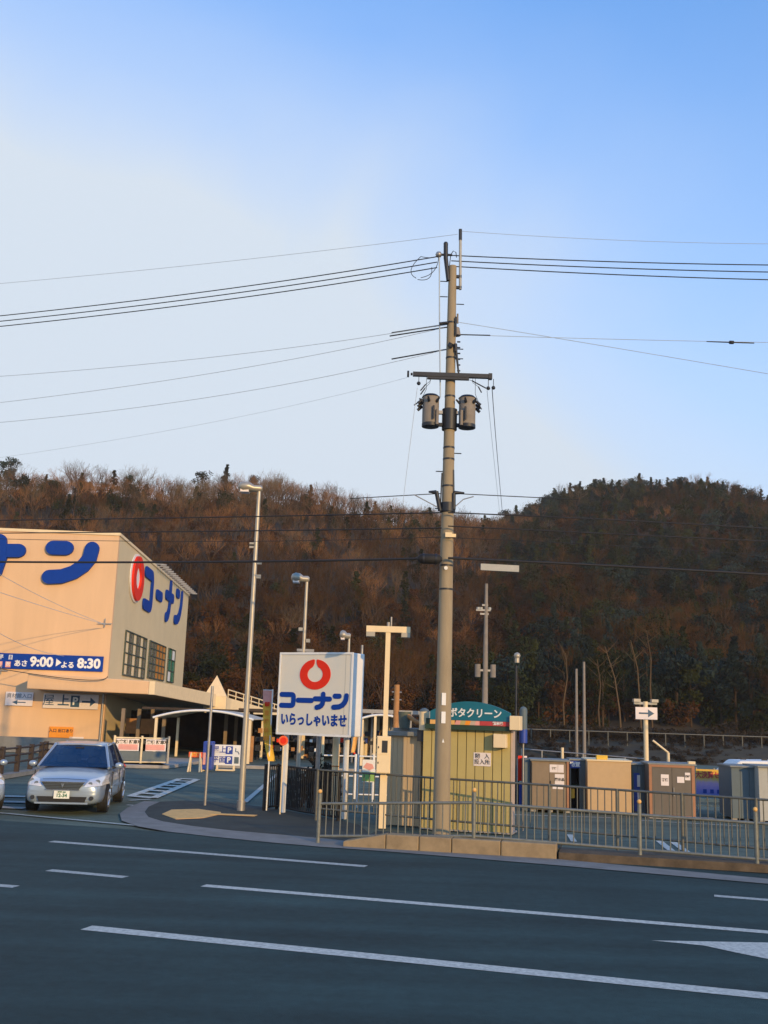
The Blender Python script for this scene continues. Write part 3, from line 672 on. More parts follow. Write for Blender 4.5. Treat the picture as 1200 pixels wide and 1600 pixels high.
struct('entrance_kerb', MB().box(at(338, 1200, 44).x, at(600, 1200, 44).x, 44, 44.25, 0, .13), M['concrete'])
# ------------------------------------------------------------------ STORE PYLON SIGN
RZ = R(ANG)
Yl, Yr = 24.6, 24.1
Bl = at(432, 1148, Yl); Br = at(548, 1150, Yl-1.0)
org = Vector(((Bl.x+Br.x)/2, (Bl.y+Br.y)/2, 0)); 
rz = math.atan2(Br.y-Bl.y, Br.x-Bl.x); W = (Bl.xy-Br.xy).length; z0 = (Bl.z+Br.z)/2; z1 = at(435, 1020, Yl).z
t = thing('store_sign', 'square white pylon sign with red ring emblem and blue lettering on white legs', 'sign', org, rz)
H_ = z1-z0; hW = W/2; DP = .50
bevel(obj('cabinet', MB().box(-hW, hW, 0, DP, z0, z1), M['white'], t), .02)
obj('sign_face', MB().box(-hW+.05, hW-.05, -.012, -.001, z0+.05, z1-.05), M['panel'], t)
obj('face_trim', MB().box(-hW, hW, -.03, -.002, z1-.04, z1+.01).box(-hW, hW, -.03, -.002, z0-.01, z0+.04).box(-hW, -hW+.04, -.03, -.002, z0+.04, z1-.04).box(hW-.04, hW, -.03, -.002, z0+.04, z1-.04), M['white'], t)
obj('face_seam', MB().box(hW*.80, hW*.80+.012, -.014, -.0125, z0+.05, z1-.05), M['greywhite'], t)
logo_ring(t, -hW*.0, z1-H_*.265, H_*.185, -.013, .012, M['red'], .2087*W/(H_*.185))
zc0 = z0+H_*.325; chh = H_*.185; cw = W*.205
for ci, ch in enumerate(katakana()):
    x0 = -hW+W*.036+ci*W*.237
    for si, s_ in enumerate(ch):
        mb = MB(); stroke(mb, [(x0+p[0]*cw, zc0+p[1]*chh) for p in s_], H_*.062, -.026-si*.003, -.013-si*.001); obj('letter', mb, M['blue'], t)
letters('いらっしゃいませ', H_*.158, M['blue'], t, (0, -.018, z0+H_*.175), H_*.006, sx=.765)
lw = .045
for s, px in ((-1, 445), (1, 540)):
    x = hit(org-Vector((-math.sin(rz), math.cos(rz), 0))*-.42, Vector((math.cos(rz), math.sin(rz), 0)), Vector((-math.sin(rz), math.cos(rz), 0)), px, 1200)[0]
    obj('leg', MB().box(x-lw, x+lw, .38, .38+2*lw, -.6 if 0 else 0, z0-.002), M['white'], t)
obj('cross_foot', MB().box(-hW-.1, -hW+.12, .1, .3, z0-.0, z0+.10), M['cream'], t)
# posts standing behind the sign
def post_thing(name, label, cat, pxb, pyb, pxt, pyt, r, m, r2=None, Y=None, group=None):
    p = g(pxb, pyb) if Y is None else Vector((at(pxb, 1150, Y).x, Y, 0))
    t = thing(name, label, cat, p, 0, group); h = top(pxt, pyt, p.y)
    obj('shaft', MB().tube([(0, 0, 0), (0, 0, h)], [r, r2 or r], 12), M[m], t); return t, p, h
t, p, h = post_thing('banded_post', 'thick pale post with brown bands showing under the sign', 'post', 521, 1276, 523, 1130, .085, 'cream')
for z in (1.02, 1.12, .92): obj('band', MB().tube([(0, 0, z), (0, 0, z+.03)], .092, 12), M['wood'], t)
post_thing('steel_post', 'grey steel post standing under the middle of the sign', 'post', 493, 1270, 494, 1140, .055, 'steel')
post_thing('steel_post', 'pale post just right of the middle of the sign', 'post', 500, 1262, 502, 1140, .04, 'cream')

# ------------------------------------------------------------------ LAMPS AND SLENDER POLES
def lamp(label, pxb, pyb, pxt, pyt, headpx, r0, r1, Y=None, boxes=()):
    p = g(pxb, pyb) if Y is None else Vector((at(pxb, 1150, Y).x, Y, 0))
    t = thing('street_lamp', label, 'street lamp', p, 0, 'street lamps beside the store entrance'); h = top(pxt, pyt, p.y); k = p.y/1640
    obj('shaft', MB().tube([(0, 0, 0), (0, 0, h)], [r0, r1], 14), M['lampsteel'], t)
    obj('base_collar', MB().tube([(0, 0, 0), (0, 0, .25)], r0*1.35, 14), M['steel'], t)
    w = headpx*k
    mb = MB(); n = 12; secs = []
    for i, (fx, hw, hz) in enumerate(((.16, .06, .05), (.06, .10, .085), (-.25, .12, .085), (-.45, .19, .12), (-.75, .21, .14), (-.95, .15, .10), (-1.02, .02, .03))):
        secs.append([(fx*w, hw*math.cos(2*math.pi*j/n), .04+hz*math.sin(2*math.pi*j/n)+(.0 if i < 3 else .03)) for j in range(n)])
    vs = [q for s in secs for q in s]; mb.add(vs, [(i*n+j, i*n+(j+1) % n, (i+1)*n+(j+1) % n, (i+1)*n+j) for i in range(len(secs)-1) for j in range(n)], 0, True)
    hd = obj('lamp_head', mb, M['lampsteel'], t, (0, 0, h)); obj('lens', MB().cbox(-.68*w, 0, -.03, .4*w, .26, .09), M['pinkwhite'], hd)
    for (z, s) in boxes: obj('clamp', MB().box(s*.05, s*.16, -.04, .04, z, z+.09), M['lampsteel'], t)
    return t
lamp('tallest lamp post with a flat head, standing on the pavement corner', 376, 1268, 408, 766, 34, .075, .045, None, ((5.55, 1), (5.9, 1), (6.3, -1), (6.35, -1)))
t = lamp('mid-sized lamp post rising behind the white store sign', 463, 1256, 475, 907, 25, .06, .04, None, ((4.5, -1), (4.2, 1)))
obj('floodlight_bar', MB().box(-.18, .28, -.04, .04, 3.95, 4.02).box(-.15, .0, -.1, .02, 3.82, 3.93).box(.08, .26, -.1, .02, 3.82, 3.94), M['steel'], t)
t = lamp('short lamp post whose head just clears the white store sign', 536, 1245, 546, 996, 15, .05, .035, None, ())
obj('floodlight_bar', MB().box(-.5, 0, -.04, .04, 3.95, 4.02).box(-.5, -.3, -.1, .02, 3.8, 3.93), M['steel'], t)
post_thing('bare_sign_pole', 'thin bare pole standing in front of the pyramid roof', 'pole', 320, 1260, 331.5, 1072, .035, 'steel')
mb = MB(); 
t, p, h = post_thing('utility_pole', 'weathered stub of a concrete pole left of the big pole behind the shed', 'pole', 618, 1150, 625, 1070, .13, 'wood', .11, 42)
for z in (h-.3, h-.6): obj('clamp', MB().tube([(-.2, 0, z), (.2, 0, z)], .03, 6), M['steel'], t)
post_thing('thin_post', 'thin grey post just right of the white store sign', 'post', 557, 1255, 567, 1008, .035, 'steel')
post_thing('dark_pole', 'thin dark pole with a small pale head right of the teal booth sign', 'pole', 806, 1230, 808, 1040, .03, 'dark', None, 30)
p = at(808, 1030, 30); t = tag(obj('pole_lamp', MB().tube([(0, 0, -.1), (0, 0, .06)], .07, 8).ball((0, 0, .1), .1), M['lampsteel'], None, p), 'small pale lamp on top of the thin dark pole', 'lamp')
# distant utility pole behind the booth
t, p, h = post_thing('utility_pole', 'distant grey utility pole rising behind the teal booth sign', 'utility pole', 757, 1160, 758.5, 912, .17, 'pole_old', .07, 48)
K = 48/1630
for dz, w in ((h-44*K, 20), (h-50*K, 12), (h-36*K, 8)): obj('crossarm', MB().box(-w*K*.8, w*K*.35, -.05, .05, dz, dz+.08), M['steel'], t)
for x in (-14, -9, 6): obj('insulator', MB().tube([(x*K*.9, 0, h-42*K), (x*K*.9, 0, h-38*K)], .08, 8), M['greywhite'], t)
for s in (-1, 1): obj('transformer', MB().tube([(s*12*K, 0, h-148*K), (s*12*K, 0, h-128*K)], 4.5*K, 10), M['pole_old'], t)
obj('crossarm', MB().box(-14*K, 14*K, -.05, .05, h-139*K, h-136*K), M['steel'], t)
post_thing('old_pole', 'slim brownish pole, shorter of the pair at the foot of the wood', 'pole', 901, 1165, 900, 1045, .10, 'pole_old', .08, 68)
post_thing('old_pole', 'slim brownish pole, taller of the pair at the foot of the wood', 'pole', 913, 1172, 911, 1034, .11, 'pole_old', .08, 66)
# floodlight T pole with meter box
p = g(597, 1294); K = p.y/1640
t = thing('floodlight_pole', 'cream T-shaped pole with a crossbar of lamps and a tall meter box', 'light pole', p, 0)
h = top(603, 988, p.y)
obj('lower_shaft', MB().box(-.075, .075, -.075, .075, 0, 1.3), M['cream'], t)
obj('shaft', MB().box(-.052, .052, -.052, .052, 1.3, h), M['cream'], t)
obj('crossbar', MB().box(-35*K, 35*K, -.07, .07, h, h+.13), M['cream'], t)
for x in (-27, 29): obj('floodlight', MB().box((x-8)*K, (x+6)*K, -.1, .12, h-.10, h-.004), M['lampsteel'], t)
obj('sensor', MB().tube([(0, 0, h+.13), (0, 0, h+.22)], .035, 8).tube([(.06, 0, h+.13), (.06, 0, h+.34)], .02, 8), M['steel'], t)
bz0, bz1 = top(596, 1208, p.y-.1), top(596, 1150, p.y-.1)
mbx = bevel(obj('meter_box', MB().box(-.17, .13, -.24, -.076, bz0, bz1), M['cream'], t), .012)
obj('box_door', MB().box(-.155, .115, -.252, -.241, bz0+.02, (bz0+bz1)/2-.005), M['cream'], mbx); obj('box_door', MB().box(-.155, .115, -.252, -.241, (bz0+bz1)/2+.005, bz1-.02), M['cream'], mbx)
obj('window', MB().box(-.06, .06, -.258, -.253, bz1-.34, bz1-.09), M['dark'], mbx)
for z in (bz0+.2, bz1-.25): obj('latch', MB().box(-.14, -.12, -.262, -.253, z, z+.04), M['dark'], mbx)

# banners on poles
def flag(label, pxb, pyb, pxt, pyt, wpx, col, curl, Lpx):
    p = g(pxb, pyb); K = p.y/1640; t = thing('banner_flag', label, 'banner flag', p, 0); h = top(pxt, pyt, p.y)
    obj('pole', MB().tube([(0, 0, 0), (0, 0, h)], .018, 8), M['white'], t)
    obj('top_rod', MB().tube([(0, 0, h-.02), (-wpx*K, 0, h-.02)], .010, 6), M['white'], t)
    nx, nz_ = 4, 16; vs = []
    for side in (0, .006):
        for j in range(nz_+1):
            for i in range(nx+1):
                fz = j/nz_; x = -wpx*K*(i/nx)*(1-.25*fz)+curl*K*fz*fz*fz
                vs.append((x, math.sin(i*1.3+fz*7)*.03+side, h-.03-Lpx*K*fz))
    q = (nx+1)*(nz_+1); fs = []; mi = []
    mb = MB()
    def F(s): return [(s*q+j*(nx+1)+i, s*q+j*(nx+1)+i+1, s*q+(j+1)*(nx+1)+i+1, s*q+(j+1)*(nx+1)+i) for j in range(nz_) for i in range(nx)]
    mb.add(vs, F(0)+[f[::-1] for f in F(1)], 0, True)
    for k_, f in enumerate(F(0)): 
        if k_ < 3*nx and col == 'yellow': mb.m[k_] = 1; mb.m[k_+nx*nz_] = 1
    o = obj('cloth', mb, [M[col], M['pink']], t)
    return t, h, K
t, h, K = flag('yellow and pink banner flag with red lettering left of the store sign', 416, 1268, 419, 1077, 15, 'yellow', 10, 108)
for i, ch in enumerate('園芸植木市'): letters(ch, 8*K, M['orange'] if i else M['red'], t, (-7*K, -.05, h-(24+i*13)*K), .006)
flag('narrow tan banner flag hanging between store sign and meter pole', 557, 1262, 566, 1098, 8, 'tactile', -6, 75)
p = g(437, 1274); K = p.y/1640; t = thing('round_sign', 'small round red sign on a thin post under the store sign', 'sign', p, 0); z = top(437, 1157, p.y)
mb = MB(); mb.tube([(0, -.02, z), (0, .0, z)], 7.5*K, 24); obj('disc', mb, M['barrier'], t)
mb = MB(); mb.prism([(5*K*math.cos(a*math.pi/8), z+5*K*math.sin(a*math.pi/8)) for a in range(16)][::-1], -.024, -.0205); obj('disc_centre', mb, M['red'], t)
obj('post', MB().tube([(0, .03, 0), (0, .03, z)], .018, 8), M['cream'], t)

# ------------------------------------------------------------------ FENCES
BAR = {}
def bar_mesh(r, z0, z1, m):
    k = (r, round(z0, 2), round(z1, 2), m)
    if k not in BAR: BAR[k] = MB().tube([(0, 0, z0), (0, 0, z1)], r, 6).mesh('bar', M[m])
    return BAR[k]
def fence(name, label, pts, zr, zbar, postpts, ph, r_rail, r_bar, r_post, sp, m, knob=False, endcap=True):
    O = pts[0].copy(); O.z = 0
    t = thing(name, label, 'fence', O, 0)
    for z in zr:
        for a, b in zip(pts, pts[1:]):
            A, B = a-O, b-O; obj('rail', MB().tube([(A.x, A.y, A.z+z), (B.x, B.y, B.z+z)], r_rail, 8), M[m], t)
    carry = sp
    for a, b in zip(pts, pts[1:]):
        Ln = (b-a).xy.length; d = carry
        while d < Ln:
            p = a.lerp(b, d/Ln)-O; obj('bar', bar_mesh(r_bar, zbar[0], zbar[1], m), None, t, (p.x, p.y, p.z)); d += sp
        carry = d-Ln
    for p in postpts:
        q = p-O; po = obj('post', MB().tube([(0, 0, -.05), (0, 0, ph)], r_post, 10), M[m], t, (q.x, q.y, q.z))
        if knob: obj('post_cap', MB().ball((0, 0, ph+.04), r_post*1.15, 8), M['tactile'], po)
    return t
fp = [g(497, 1309, .10), g(740, 1313, .22), g(1000, 1334, .15), g(1183, 1347, .15), g(1420, 1366, .15)]
for q, z in zip(fp, (.06, .22, .15, .13, .13)): q.z = z
def zr_(px, py, Y): return top(px, py, Y)
fence('front_guard_rail', 'low grey pedestrian guard rail with vertical bars along the kerb', fp, (.64, .07), (.07, .64), fp, .82, .026, .011, .036, .135, 'rail', True)
bq = [g(497, 1203, 1.10), g(700, 1217, 1.10), g(860, 1227, 1.10), g(1200, 1250, 1.10), g(1420, 1266, 1.10)]
for q in bq: q.z = 0
bposts = [bq[0].lerp(bq[1], s) for s in (0, .5, 1)]+[bq[1].lerp(bq[2], .99)]+[bq[2].lerp(bq[3], s) for s in (.33, .63, .95)]
fence('rear_guard_rail', 'taller grey railing behind the kerb guard rail, bounding the car park', bq, (1.10, .28), (.28, 1.10), bposts, 1.12, .022, .011, .03, .137, 'railback')
bf = [g(412, 1268), g(432, 1266), g(468, 1274), g(528, 1284)]
fence('black_fence', 'black vertical bar fence around the foot of the store sign', bf, (1.06, .10), (.10, 1.06), [bf[0], bf[1], bf[3]], 1.10, .024, .016, .04, .082, 'black')
HEDGE = True
# thin mesh fence behind the sheds
t = thing('boundary_fence', 'thin pale boundary fence seen above the garden sheds', 'fence', (0, 0, 0))
A, B = at(815, 1170, 36), at(1010, 1186, 35)
obj('rail', MB().tube([A, B], .02, 6), M['steel'], t); obj('rail', MB().tube([A-Vector((0, 0, .35)), B-Vector((0, 0, .35))], .02, 6), M['steel'], t)
for k in range(7):
    p = A.lerp(B, k/6); obj('post', MB().tube([(p.x, p.y, 0), (p.x, p.y, p.z+(.15 if k == 2 else 0))], .022 if k != 2 else .05, 6), M['cream'] if k == 2 else M['steel'], t)
t = thing('roadside_rail', 'low pale rail running along the grass bank below the wood', 'rail', (0, 0, 0))
pr_ = [Vector((at(px, 1158, 72).x, 72, 1.25)) for px in range(800, 1420, 30)]
for a, b in zip(pr_, pr_[1:]): obj('beam', MB().tube([a+Vector((0, 0, .55)), b+Vector((0, 0, .55))], .04, 5), M['railback'], t)
for a in pr_: obj('post', MB().tube([a+Vector((0, 0, -.4)), a+Vector((0, 0, .58))], .04, 5), M['railback'], t)

# ------------------------------------------------------------------ RICE MILLING BOOTH
Brr = g(797, 1304); BO = Vector((Brr.x, Brr.y, 0)); nrm = RN
def bo(px, py, off=0.0):
    s, z = hit(BO+RN*off, RD, -RN, px, py); return s, z
bw = bo(660, 1200)[0]; ze = bo(735, 1139)[1]; zw = ze
t = thing('rice_mill_booth', 'yellow panelled rice milling booth with arched teal sign behind the utility pole', 'booth', BO, RZ)
W = -bw; npan = 10
obj('front_backing', MB().box(-W, 0, .03, .08, 0, zw), M['darkgreen'], t)
for i in range(npan):
    x0 = -W+W*i/npan; x1 = -W+W*(i+1)/npan
    obj('wall_panel', MB().box(x0+.008, x1-.008, 0, .029, .03, zw), M['olive'], t)
obj('side_wall', MB().box(-.06, .0, .081, .6, 0, zw), M['boothtrim'], t); obj('side_wall', MB().box(-W, -W+.06, .081, .6, 0, zw), M['olive'], t)
obj('rear_wall', MB().box(-W+.061, -.061, .54, .6, 0, zw), M['olive'], t)
obj('corner_trim', MB().box(.001, .04, -.01, .10, 0, zw), M['boothtrim'], t)
obj('base_plinth', MB().box(-W-.01, .05, -.02, .62, 0, .028), M['concrete'], t)
z2 = bo(735, 1133, .15)[1]; z3 = bo(735, 1126, .15)[1]
xl, xr = bo(664, 1130, .15)[0], bo(797, 1130, .15)[0]
obj('eave', MB().box(xl, xr, -.15, .7, ze-.02, z2-.002), M['darkgreen'], t)
n = 16; 
cols_ = ['tactile']*2+['yellow', 'olive', 'lime', 'boothtrim', 'pink', 'boothred', 'boothred', 'boothred', 'boothred', 'boothred']
xs0 = bo(672, 1130, .15)[0]
for i in range(n):
    a = xs0+(xr-xs0)*i/n; b = xs0+(xr-xs0)*(i+1)/n
    c = 'tactile' if i < 5 else ('boothred' if i > 9 else ('pink', 'olive', 'orange', 'boothtrim', 'pink')[i-5])
    dx = .03 if 4 < i < 10 else 0
    obj('fascia_block', MB().prism([(a, z2), (b, z2), (b+dx, z3-.002), (a+dx, z3-.002)], -.16, -.02), M[c], t)
letters('精米機', (z3-z2)*.8, M['pinkwhite'], t, (bo(778, 1130, .15)[0], -.166, (z2+z3)/2), .003)
zp = bo(735, 1096, .15)[1]; zs = bo(793, 1113, .15)[1]-.02; xm = (xs0+xr)/2
pl = [(xs0, z3), (xr, z3)]+[(xr+(xs0-xr)*i/16, zs+(zp-zs)*(1-(2*i/16-1)**2)) for i in range(17)]
obj('arched_sign', MB().prism(pl, -.17, -.02), M['teal'], t)
letters('クボタクリーン', .205, M['white'], t, (bo(735.5, 1113, .17)[0], -.176, z3+.145), .005, sx=.93)
obj('roof', MB().box(-W-.05, xr, .01, .7, z2, z2+.12), M['darkgreen'], t)
a = bo(795.5, 1118, .3)[0]; b = bo(812, 1118, .3)[0]; z0, z1 = bo(803, 1141, .3)[1], bo(803, 1118.5, .3)[1]
bevel(obj('lamp_box', MB().box(a, b, -.25, .1, z0, z1), M['cream'], t), .012)
a = bo(771, 1150, .2)[0]; b = bo(791, 1150, .2)[0]; z0, z1 = bo(780, 1168.5, .2)[1], bo(780, 1147, .2)[1]
bevel(obj('vent_box', MB().box(a, b, -.22, -.001, z0, z1), M['cream'], t), .01)
a = bo(740, 1190)[0]; b = bo(767, 1190)[0]; z0, z1 = bo(753, 1197)[1], bo(753, 1176)[1]
nt_ = obj('notice', MB().box(a, b, -.012, -.001, z0, z1), M['pinkwhite'], t)
[letters(c_, .115, M['dark'], nt_, ((a+b)/2+dx_, -.017, z0+(z1-z0)*.72), .0) for c_, dx_ in (('籾', -.1), ('入', .1))]; letters('投入所', .115, M['dark'], nt_, ((a+b)/2, -.017, z0+(z1-z0)*.29), .0)
# left vent hood
a = bo(653.5, 1120)[0]; b = bo(669, 1120)[0]; z0, z1 = bo(661, 1141, .1)[1], bo(661, 1103, .1)[1]
obj('flue', MB().tube([((a+b)/2, .1, z0), ((a+b)/2, .1, z1-.12)], (b-a)/2, 14), M['cream'], t)
obj('flue_cap', MB().ball(((a+b)/2, .1, z1-.13), (b-a)/2*1.02, 14, 0, .8), M['bluegrey'], t)
obj('flue_support', MB().box((a+b)/2-.14, (a+b)/2+.2, .06, .2, zw-.3, z0), M['dark'], t)
p = BO+RD*.13-RN*.9
t = thing('water_tank', 'rounded blue and white tank showing past the right edge of the booth', 'tank', (p.x, p.y, 0))
zt = top(812, 1104, p.y); zz = top(812, 1160, p.y)
obj('tank_body', MB().tube([(0, 0, zz), (0, 0, zt-.08)], .085, 12).ball((0, 0, zt-.08), .085, 12), M['bluegrey'], t); obj('blue_part', MB().tube([(0, 0, zz-.01), (0, 0, zz+.28)], .088, 12), M['deepblue'], t)
obj('stand', MB().tube([(0, 0, 0), (0, 0, zz-.01)], .02, 8), M['steel'], t)

# shed left of the booth
q = g(657, 1293); sl = bo(603, 1290, -.25)[0]; sr2 = bo(657, 1290, -.25)[0]
SO = BO-RN*.25
t = thing('side_shed', 'low tan metal shed between meter pole and yellow booth', 'shed', SO, RZ)
zt = bo(640, 1150, -.25)[1]
n = 7
for i in range(n):
    a = sl+(sr2-sl-.03)*i/n; b = sl+(sr2-sl-.03)*(i+1)/n
    obj('wall_panel', MB().box(a+.002, b-.002, 0, .03, .02, zt), M['shedtan'], t)
obj('side_wall', MB().box(sl, sl+.03, .031, 1.5, 0, zt), M['shedtan'], t); obj('side_wall', MB().box(sr2-.06, sr2-.03, .031, 1.5, 0, zt), M['shedtan'], t)
obj('roof', MB().box(sl-.08, sr2-.01, -.10, 1.6, zt+.003, zt+.09), M['shedroof'], t)
obj('rear_roof', MB().box(sl-.08, sr2-.01, .5, 1.6, zt+.091, zt+.16), M['shedroof'], t)
cx = bo(630, 1140, -.6)[0]
mb = MB().tube([(cx, .45, zt+.16), (cx, .45, zt+.52)], [.12, .15], 14)
obj('dust_hopper', mb, M['duct'], t)
obj('duct_pipe', MB().tube([(cx, .4, zt+.48), (cx+.12, .38, zt+.42), (cx+.3, .35, zt+.30), (cx+.45, .3, zt+.27)], .05, 10), M['wood'], t)

# ------------------------------------------------------------------ GARDEN SHEDS FOR SALE (right)
def shed(name, label, pxl, pxr, pyt, pyb, depth, draw):
    A = g(pxl, pyb); B = hit(A, RD2, RN2, pxr, pyb)[0]
    z = hit(A, RD2, RN2, (pxl+pxr)/2, pyt)[1]
    t = thing(name, label, 'garden shed', A, RZ2, 'sheds displayed in the car park'); draw(t, B, z, depth); return t
RZ2 = R(-6); RD2 = Vector((math.cos(RZ2), math.sin(RZ2), 0)); RN2 = Vector((-math.sin(RZ2), math.cos(RZ2), 0))
def body(t, W, z, D, m, roofm='shedroof', feet=True):
    n = max(3, int(W/.22))
    for i in range(n): obj('wall_panel', MB().box(W*i/n+.004, W*(i+1)/n-.004, 0, .02, .06, z-.04), M[m], t)
    obj('side_wall', MB().box(0, .03, .021, D, .06, z-.04), M[m], t); obj('side_wall', MB().box(W-.03, W, .021, D, .06, z-.04), M[m], t)
    obj('rear_wall', MB().box(.031, W-.031, D-.03, D, .06, z-.04), M[m], t)
    obj('roof', MB().box(-.03, W+.03, -.05, D+.03, z-.038, z), M[roofm], t)
    if feet:
        for k in range(3): obj('foot_block', MB().box(W*k/2*.9, W*k/2*.9+.12, .02, .2, 0, .058), M['concrete'], t)
def paper(t, x, z, w, h, y=-.03, m='pinkwhite', txt=None):
    o = obj('paper_notice', MB().box(x-w/2, x+w/2, y, y+.006, z-h/2, z+h/2), M[m], t)
    if txt: letters(txt, h*.3, M['dark'], o, (x, y-.003, z), .003, ext=.001)
def d1(t, W, z, D):
    body(t, W, z, D, 'taupe')
    obj('door', MB().box(.02, W*.48, -.02, -.001, .08, z-.09), M['taupe'], t); dr = obj('door', MB().box(W*.49, W*.93, -.024, -.001, .08, z-.09), M['taupe'], t)
    obj('door_handle', MB().box(W*.5, W*.52, -.045, -.025, z*.45, z*.6), M['dark'], dr)
    obj('right_frame', MB().box(W*.94, W, -.05, -.001, .06, z-.04), M['copper'], t)
    paper(t, W*.60, z-.22, .22, .2, txt='特価'); paper(t, W*.78, z-.22, .16, .2); paper(t, W*.75, z-.50, .24, .28, txt='展示品'); paper(t, W*.72, z-.68, .3, .12)
def d2(t, W, z, D):
    obj('side_wall', MB().box(0, .03, 0, D, .0, z-.04), M['bluegrey'], t); obj('side_panel', MB().box(W*.55, W, 0, D, .0, z-.04), M['bluegrey'], t)
    obj('rear_wall', MB().box(.031, W*.55-.001, D-.2, D-.17, .0, z-.04), M['dark'], t); obj('roof', MB().box(-.02, W+.02, -.04, D, z-.038, z), M['shedroof'], t)
    obj('header_sign', MB().box(.0, W*.6, -.02, -.001, z-.24, z-.05), M['deepblue'], t); letters('物置', .14, M['white'], t, (W*.3, -.024, z-.15), .004)
    obj('shelf', MB().box(.031, W*.55-.001, .02, D-.201, z*.48, z*.5), M['darkgreen'], t); obj('yellow_can', MB().box(.04, W*.3, .1, .3, z*.24, z*.42), M['yellow'], t)
def d3(t, W, z, D):
    obj('end_wall', MB().box(0, W, 0, .03, .05, z-.03), M['beige'], t); obj('side_wall', MB().box(0, .03, .031, D, .05, z-.03), M['beige'], t); obj('side_wall', MB().box(W-.03, W, .031, D, .05, z-.03), M['beige'], t)
    obj('roof', MB().box(-.02, W+.03, -.03, D, z-.028, z+.01), M['cream'], t); obj('base_frame', MB().box(0, W, .02, .1, 0, .049), M['dark'], t)
    obj('price_block', MB().box(W*.22, W*.47, .05, .3, z+.012, z+.12), M['yellow'], t)
def d4(t, W, z, D):
    body(t, W, z, D, 'bluegrey'); obj('dark_door', MB().box(W*.1, W*.45, -.02, -.001, .08, z-.25), M['deepblue'], t)
    obj('notice_strip', MB().box(W*.3, W*.48, -.026, -.021, z-.6, z-.3), M['white'], t); paper(t, W*.4, z-.85, W*.2, .3)
def d5(t, W, z, D):
    body(t, W, z, D, 'brown')
    f = MB().box(0, .07, -.04, -.001, .04, z-.04).box(W-.1, W-.02, -.04, -.001, .04, z-.04).box(.071, W-.101, -.04, -.001, z-.10, z-.04).box(.071, W-.101, -.04, -.001, .04, .07)
    obj('door_frame', f, M['copper'], t)
    obj('door', MB().box(.075, W*.49, -.03, -.002, .075, z-.105), M['brown'], t); dr = obj('door', MB().box(W*.5, W-.105, -.024, -.002, .075, z-.105), M['brown'], t)
    obj('door_handle', MB().box(W*.52, W*.535, -.05, -.025, z*.4, z*.56), M['steel'], dr)
    paper(t, W*.34, z-.42, .2, .28, -.038, txt='特価'); paper(t, W*.68, z-.40, .18, .15, -.038); paper(t, W*.83, z-.31, .13, .19, -.038, txt='棚付')
    obj('vent_box', MB().box(W-.16, W+.01, -.02, .15, z+.002, z+.07), M['cream'], t); obj('threshold', MB().box(-.05, W+.4, -.3, -.05, 0, .06), M['concrete'], t)
def d6(t, W, z, D):
    body(t, W, z, D, 'bluegrey')
def d7(t, W, z, D): body(t, W, z, D, 'greywhite')
shed('garden_shed', 'taupe double-door garden shed with paper notices on its right door', 830, 889, 1187, 1268, 1.2, d1)
shed('garden_shed', 'narrow open shed with a blue header sign and yellow can inside', 890.5, 917.5, 1186, 1267, 1.0, d2)
shed('garden_shed', 'plain beige shed end with a small yellow block on its roof', 918.5, 987, 1188, 1271, 1.6, d3)
shed('garden_shed', 'blue-grey shed with a dark blue door strip left of the copper framed shed', 988.5, 1014, 1193, 1272, 1.3, d4)
shed('garden_shed', 'dark brown double-door shed in a copper coloured frame', 1015, 1088, 1193, 1277, 1.3, d5)
shed('garden_shed', 'plain blue-grey shed beside the colourful banner', 1145, 1187, 1197, 1282, 1.5, d6)
shed('garden_shed', 'pale grey shed cut by the right edge of the photo', 1188, 1262, 1198, 1286, 1.5, d7)
# slim blue post-like shed + red notice right of the booth
p = g(822, 1267); K = p.y/1640
tag(bevel(obj('grey_locker', MB().box(-3*K, 6*K, 0, .5, 0, 79*K), M['bluegrey'], None, p), .01), 'narrow blue-grey locker beside the taupe shed', 'locker')
p = g(815, 1264); K = p.y/1640; t = thing('red_banner_board', 'red and white upright banner boards right of the yellow booth', 'banner', p, 0)
obj('red_panel', MB().box(-6*K, 1*K, 0, .03, 42*K, 80*K), M['red'], t); obj('white_panel', MB().box(2*K, 8*K, 0, .03, 42*K, 80*K), M['pinkwhite'], t)
for i, ch in enumerate('大特価市'): letters(ch, 6.5*K, M['white'] if 0 else M['red'], t, (5*K, -.004, (74-i*9)*K), .003)
for x in (-5*K, 6*K): obj('leg', MB().tube([(x, .015, 0), (x, .015, 42*K)], .02, 6), M['dark'], t)
obj('dark_base', MB().box(-4*K, 5*K, -.1, .2, 5*K, 38*K), M['deepblue'], t)
# colourful banner
A = g(1089, 1268); K = A.y/1640; t = thing('sale_banner', 'colourful yellow, purple and blue sale banner between two sheds', 'banner', A, RZ2)
z0, z1 = (23)*K, 64*K; Wb = 56*K
for i in range(7):
    for j, c in enumerate(('glassblue', 'purple', 'yellow')):
        pass
mb = MB().box(0, Wb, 0, .02, z0, z1); o = obj('banner_cloth', mb, M['pinkwhite'], t)
bm_ = bpy.data.materials.new('banner_print'); bm_.use_nodes = True; nt = bm_.node_tree; b = nt.nodes['Principled BSDF']; b.inputs['Roughness'].default_value = .6
tcn = nt.nodes.new('ShaderNodeTexCoord'); sx2 = nt.nodes.new('ShaderNodeSeparateXYZ'); nt.links.new(tcn.outputs['Generated'], sx2.inputs[0])
ramp = nt.nodes.new('ShaderNodeValToRGB'); nn_ = nt.nodes.new('ShaderNodeTexNoise'); nn_.inputs['Scale'].default_value = 9
nt.links.new(tcn.outputs['Generated'], nn_.inputs['Vector'])
ma = nt.nodes.new('ShaderNodeMath'); ma.operation = 'MULTIPLY_ADD'; nt.links.new(nn_.outputs['Fac'], ma.inputs[0]); ma.inputs[1].default_value = .28; nt.links.new(sx2.outputs['Z'], ma.inputs[2])
